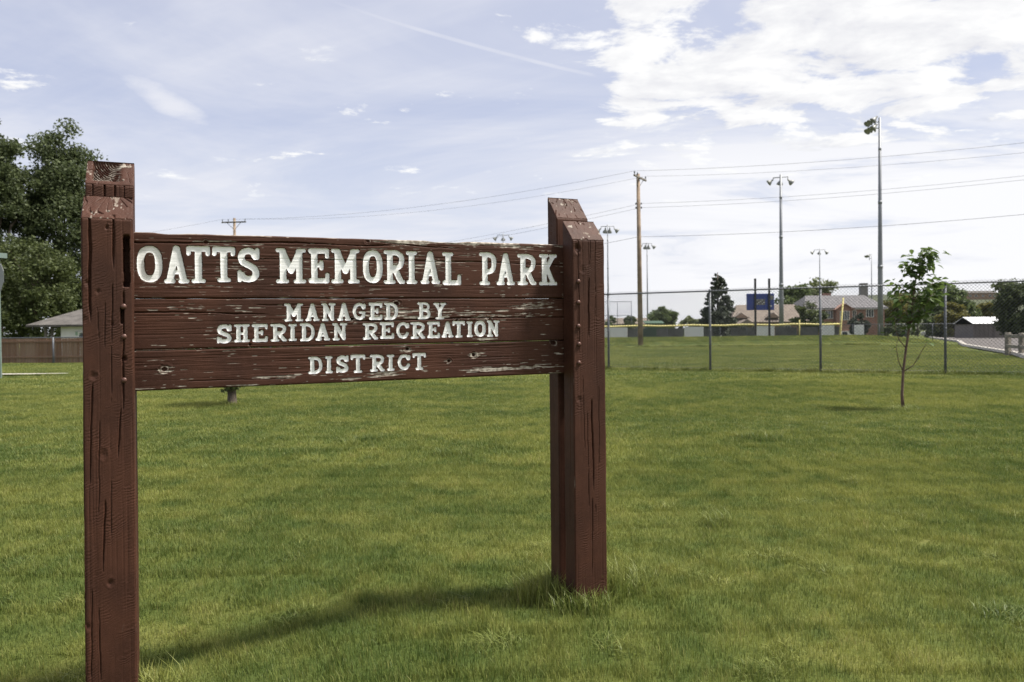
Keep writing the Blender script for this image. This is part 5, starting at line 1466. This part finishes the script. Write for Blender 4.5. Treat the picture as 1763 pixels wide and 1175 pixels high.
def car(x, y, rz, paint, label, L=4.5, Wd=1.8, Ht=1.45, suv=False):
    """Side profile swept across the width with rounded shoulders; x forward."""
    o = empty('parked_car', (x, y, gz(x, y) + .06), rz, label=label, cat='car')
    if suv: prof = [(-.5, .38), (-.5, .62), (-.485, .95), (-.44, 1.0), (.30, .64), (.47, .58), (.5, .42), (.5, .22), (-.5, .22)]
    else: prof = [(-.5, .40), (-.5, .58), (-.40, .66), (-.24, .97), (-.02, 1.0), (.14, .94), (.27, .66), (.46, .58), (.5, .45), (.5, .22), (-.5, .22)]
    n = len(prof); V = []
    for yy, k in ((-Wd / 2 + .02, .0), (-Wd / 2, .5), (Wd / 2, .5), (Wd / 2 - .02, .0)):
        for a, b in prof:
            inn = max(0, b - .62) * .45
            V.append((a * L, yy * (1 - inn) , b * Ht))
    F = [tuple(range(n - 1, -1, -1)), tuple(range(3 * n, 4 * n))]
    for l in range(3):
        for i in range(n): j = (i + 1) % n; F.append((l * n + i, l * n + j, (l + 1) * n + j, (l + 1) * n + i))
    MB().poly(V, F).build('body', paint, o)
    for s_ in (-1, 1):
        yy = s_ * (Wd / 2 - .085)
        for a0, a1, b0, b1 in ((-.22, .0, .68, .93), (.015, .20, .68, .90)) if not suv else ((-.46, -.16, .68, .93), (-.14, .20, .68, .90)):
            MB().poly([(a0 * L, yy + s_ * .05, b0 * Ht), (a1 * L, yy + s_ * .05, b0 * Ht), ((a1 - .05) * L, yy - s_ * .05, b1 * Ht), ((a0 + .03) * L, yy - s_ * .05, b1 * Ht),
                       (a0 * L, yy + s_ * .02, b0 * Ht), (a1 * L, yy + s_ * .02, b0 * Ht), ((a1 - .05) * L, yy - s_ * .08, b1 * Ht), ((a0 + .03) * L, yy - s_ * .08, b1 * Ht)],
                      [(0, 1, 2, 3), (7, 6, 5, 4), (0, 4, 5, 1), (1, 5, 6, 2), (2, 6, 7, 3), (3, 7, 4, 0)]).build('side_window', M['pane'], o)
        for a in (-.31, .31):
            wmt = Matrix.Translation((a * L, s_ * (Wd / 2 - .10), .32)) @ Matrix.Rotation(math.pi / 2, 4, 'X')
            wh = MB().lathe([(.22, -.11), (.31, -.10), (.33, -.05), (.33, .05), (.31, .10), (.22, .11)], 14, wmt).build('wheel', M['tyre'], o, True)
            MB().lathe([(.20, -.118), (.20, .118)], 10, wmt).build('rim', M['silver'], wh)
        MB().box((L / 2 - .02, s_ * Wd * .36, .62 * Ht * .8), (.06, .30, .14)).build('headlight', M['pale'], o)
        MB().box((-L / 2 + .02, s_ * Wd * .38, .52 * Ht), (.06, .22, .18)).build('tail_lamp', M['tail'], o)
    if suv:
        MB().box((-.487 * L - .01, 0, .80 * Ht), (.05, Wd * .72, .22 * Ht)).build('rear_window', M['pane'], o)
        MB().poly([(-.02 * L + .18 * L, -Wd * .38, .80 * Ht), (.18 * L, Wd * .38, .80 * Ht), (.28 * L, Wd * .42, .655 * Ht), (.28 * L, -Wd * .42, .655 * Ht)], [(0, 1, 2, 3)]).build('windscreen', M['pane'], o)
    else:
        MB().poly([(.15 * L, -Wd * .38, .935 * Ht), (.15 * L, Wd * .38, .935 * Ht), (.262 * L, Wd * .43, .69 * Ht), (.262 * L, -Wd * .43, .69 * Ht)], [(0, 1, 2, 3)]).build('windscreen', M['pane'], o)
    return o


p = pix(1629, 584, 128); car(p.x, 128, 2.75, M['silver'], 'silver sedan parked at the far end of the street', 4.3)
p = pix(1663, 578, 132); car(p.x, 132, 1.35, M['white_car'], 'pale sport utility vehicle parked left of the shed', 4.6, 1.9, 1.75, True)
p = pix(1612, 583, 122); car(p.x, 122, 2.75, M['white_car'], 'white car parked behind the silver sedan', 4.2)

# ------------------------------------------------------------------ timber rail fence by the street
M['grey_wood'] = simple('grey_timber', (0.215, 0.195, 0.160), 0.9, 0, 0.3, 5.0, 0.5)
rl = empty('rail_fence', (0, 0, 0), 0, label='short grey timber post and rail fence at the right edge by the street', cat='fence')
prev = None
for i, (x_, y_) in enumerate(((22.55, 36.2), (21.9, 34.2), (21.25, 32.2), (20.6, 30.2))):
    z_ = gz(x_, y_)
    MB().box((x_, y_, z_ + .35), (.22, .20, 1.35), .3, .025).build('fence_post', M['grey_wood'], rl)
    if prev:
        d = math.atan2(y_ - prev[1], x_ - prev[0]); L_ = math.hypot(x_ - prev[0], y_ - prev[1])
        for hz_ in (.42, .88):
            MB().box(((x_ + prev[0]) / 2 - .10, (y_ + prev[1]) / 2 - .05, z_ + hz_), (L_ + .1, .07, .14), d, .01).build('rail', M['grey_wood'], rl)
    prev = (x_, y_)

# ------------------------------------------------------------------ left background: plank fence, house, street sign
def plank_mat():
    m, t = material('weathered_planks')
    co = t.add('ShaderNodeTexCoord').outputs['Object']
    oi = t.add('ShaderNodeObjectInfo').outputs['Random']
    g = t.noise(t.scalev(co, (30, 30, 1.6)), 1.0, 5.0, 0.6)
    c = t.mixc(t.step(oi, 0.1, 0.9), (0.185, 0.105, 0.062), (0.250, 0.170, 0.115))
    c = t.mixc(t.math('MULTIPLY', t.step(g, 0.42, 0.70), 0.45), c, (0.135, 0.115, 0.100))
    p = t.add('ShaderNodeBsdfPrincipled', {'Base Color': c, 'Roughness': 0.9})
    t.add('ShaderNodeOutputMaterial', {0: p.outputs[0]})
    return m


M['plank'] = plank_mat()
WY = 38.5
x_a, x_b = pix(-60, 600, WY).x, pix(560, 600, WY).x
wf = empty('plank_fence', (x_a, WY, 0), 0, label='weathered brown plank fence in front of the white house', cat='fence')
WH = pix(70, 581.5, WY).z
rr = random.Random(3)
pk = [MB().box((0, 0, WH / 2 - .04), (.138, .02, WH - .02 - .012 * i), 0, .003).mesh('plank', M['plank']) for i in range(3)]
xx = .08
while xx < x_b - x_a:
    o = link('plank', rr.choice(pk), wf); o.location = (xx, rr.uniform(-.006, .006), gz(x_a + xx, WY) + rr.uniform(.0, .035)); o.rotation_euler = (0, rr.uniform(-.008, .008), 0); xx += .146
for z_ in (.28, WH - .22):
    MB().box(((x_b - x_a) / 2, -.045, z_ + .02), (x_b - x_a, .04, .09), 0, .004).build('fence_rail', M['plank'], wf)
pf = empty('pipe_fence', (x_a, WY - .35, 0), 0, label='grey pipe and wire fence standing against the plank fence', cat='fence')
for p_ in (-30, 92, 215, 340, 465):
    xq = pix(p_, 600, WY - .35).x - x_a
    MB().tube([(xq, 0, -.3), (xq, 0, WH + .01)], .048, 8).build('fence_post', M['galv'], pf, True)
MB().tube([(0, 0, WH - .01), (x_b - x_a, 0, WH - .01)], .026, 8).build('top_rail', M['galv'], pf, True)
V, T3 = fence_wire(x_b - x_a, WH - .05, 0.12, 0.0012, .05, 0.0)
wire_object(V, T3, M['galv'], pf)

LY = 47.0
lx = lambda p: pix(p, 565, LY).x
lz = lambda p: pix(110, p, LY).z
lh = empty('white_house', (lx(103), LY, gz(lx(103), LY)), 0, label='low white house with weathered grey roof behind the plank fence', cat='house')
zl = lh.location.z; e_ = lz(563) - zl; r_ = lz(534) - zl
ex = lx(330) - lx(103); lo = lx(52) - lx(103)
MB().box((ex / 2, 3.6, e_ / 2 - .1), (ex, 7.0, e_ + .2)).build('wall', M['siding_w'], lh)
gable_roof(lo + .5, ex, -.1, 7.2, e_, r_ + .25, .45, 1.9, .12).build('roof', M['shingle_l'], lh)
for xc in (lo + .8, lo / 2 + .3):
    MB().box((xc, .2, e_ / 2 - .1), (.12, .12, e_ + .2)).build('carport_post', M['arm_wood'], lh)
MB().box((lo / 2 + .25, 6.4, e_ / 2 - .1), (-lo - .8, .12, e_ + .2)).build('carport_back', M['siding_b'], lh)
window(lh, 1.6, .05, e_ * .56, 1.1, 1.0, 1); window(lh, 4.2, .05, e_ * .56, 1.4, 1.0, 1)
M['mint'] = simple('pale_green_panel', (0.30, 0.42, 0.32), 0.7, 0, 0.1, 2.0)
MB().box((1.02, .06, e_ * .78), (.28, .05, .22), 0, .01).build('wall_vent', M['mint'], lh)

M['sign_back'] = simple('sign_back_metal', (0.20, 0.21, 0.205), 0.5, 0.4, 0.12, 3.0)
M['sign_post'] = simple('green_grey_sign_post', (0.17, 0.22, 0.20), 0.6, 0.2, 0.12, 3.0)
g0 = pix(2, 652, 25.35)
ss = empty('street_sign', (g0.x, g0.y, gz(g0.x, g0.y)), 0, label='grey street sign on a green grey pole at the left edge', cat='street sign')
zs_ = ss.location.z
MB().box((-.02, 0, (pix(0, 428, 25.35).z - zs_) / 2 - .2), (.07, .06, pix(0, 428, 25.35).z - zs_ + .4), 0, .008).build('pole', M['sign_post'], ss)
zc2 = pix(6, 478, 25.35).z - zs_
mt = Matrix.Translation((.05, -.06, zc2)) @ Matrix.Rotation(-.72, 4, 'Z') @ Matrix.Rotation(math.pi / 2, 4, 'X')
MB().lathe([(.44, 0), (.46, .004), (.46, .012), (.44, .016)], 8, mt @ Matrix.Rotation(math.pi / 8, 4, 'Z')).build('sign_plate', M['sign_back'], ss)
MB().box((.0, -.02, zc2 + .70), (.5, .012, .16), .9, .003).build('name_plate', M['sign_post'], ss)
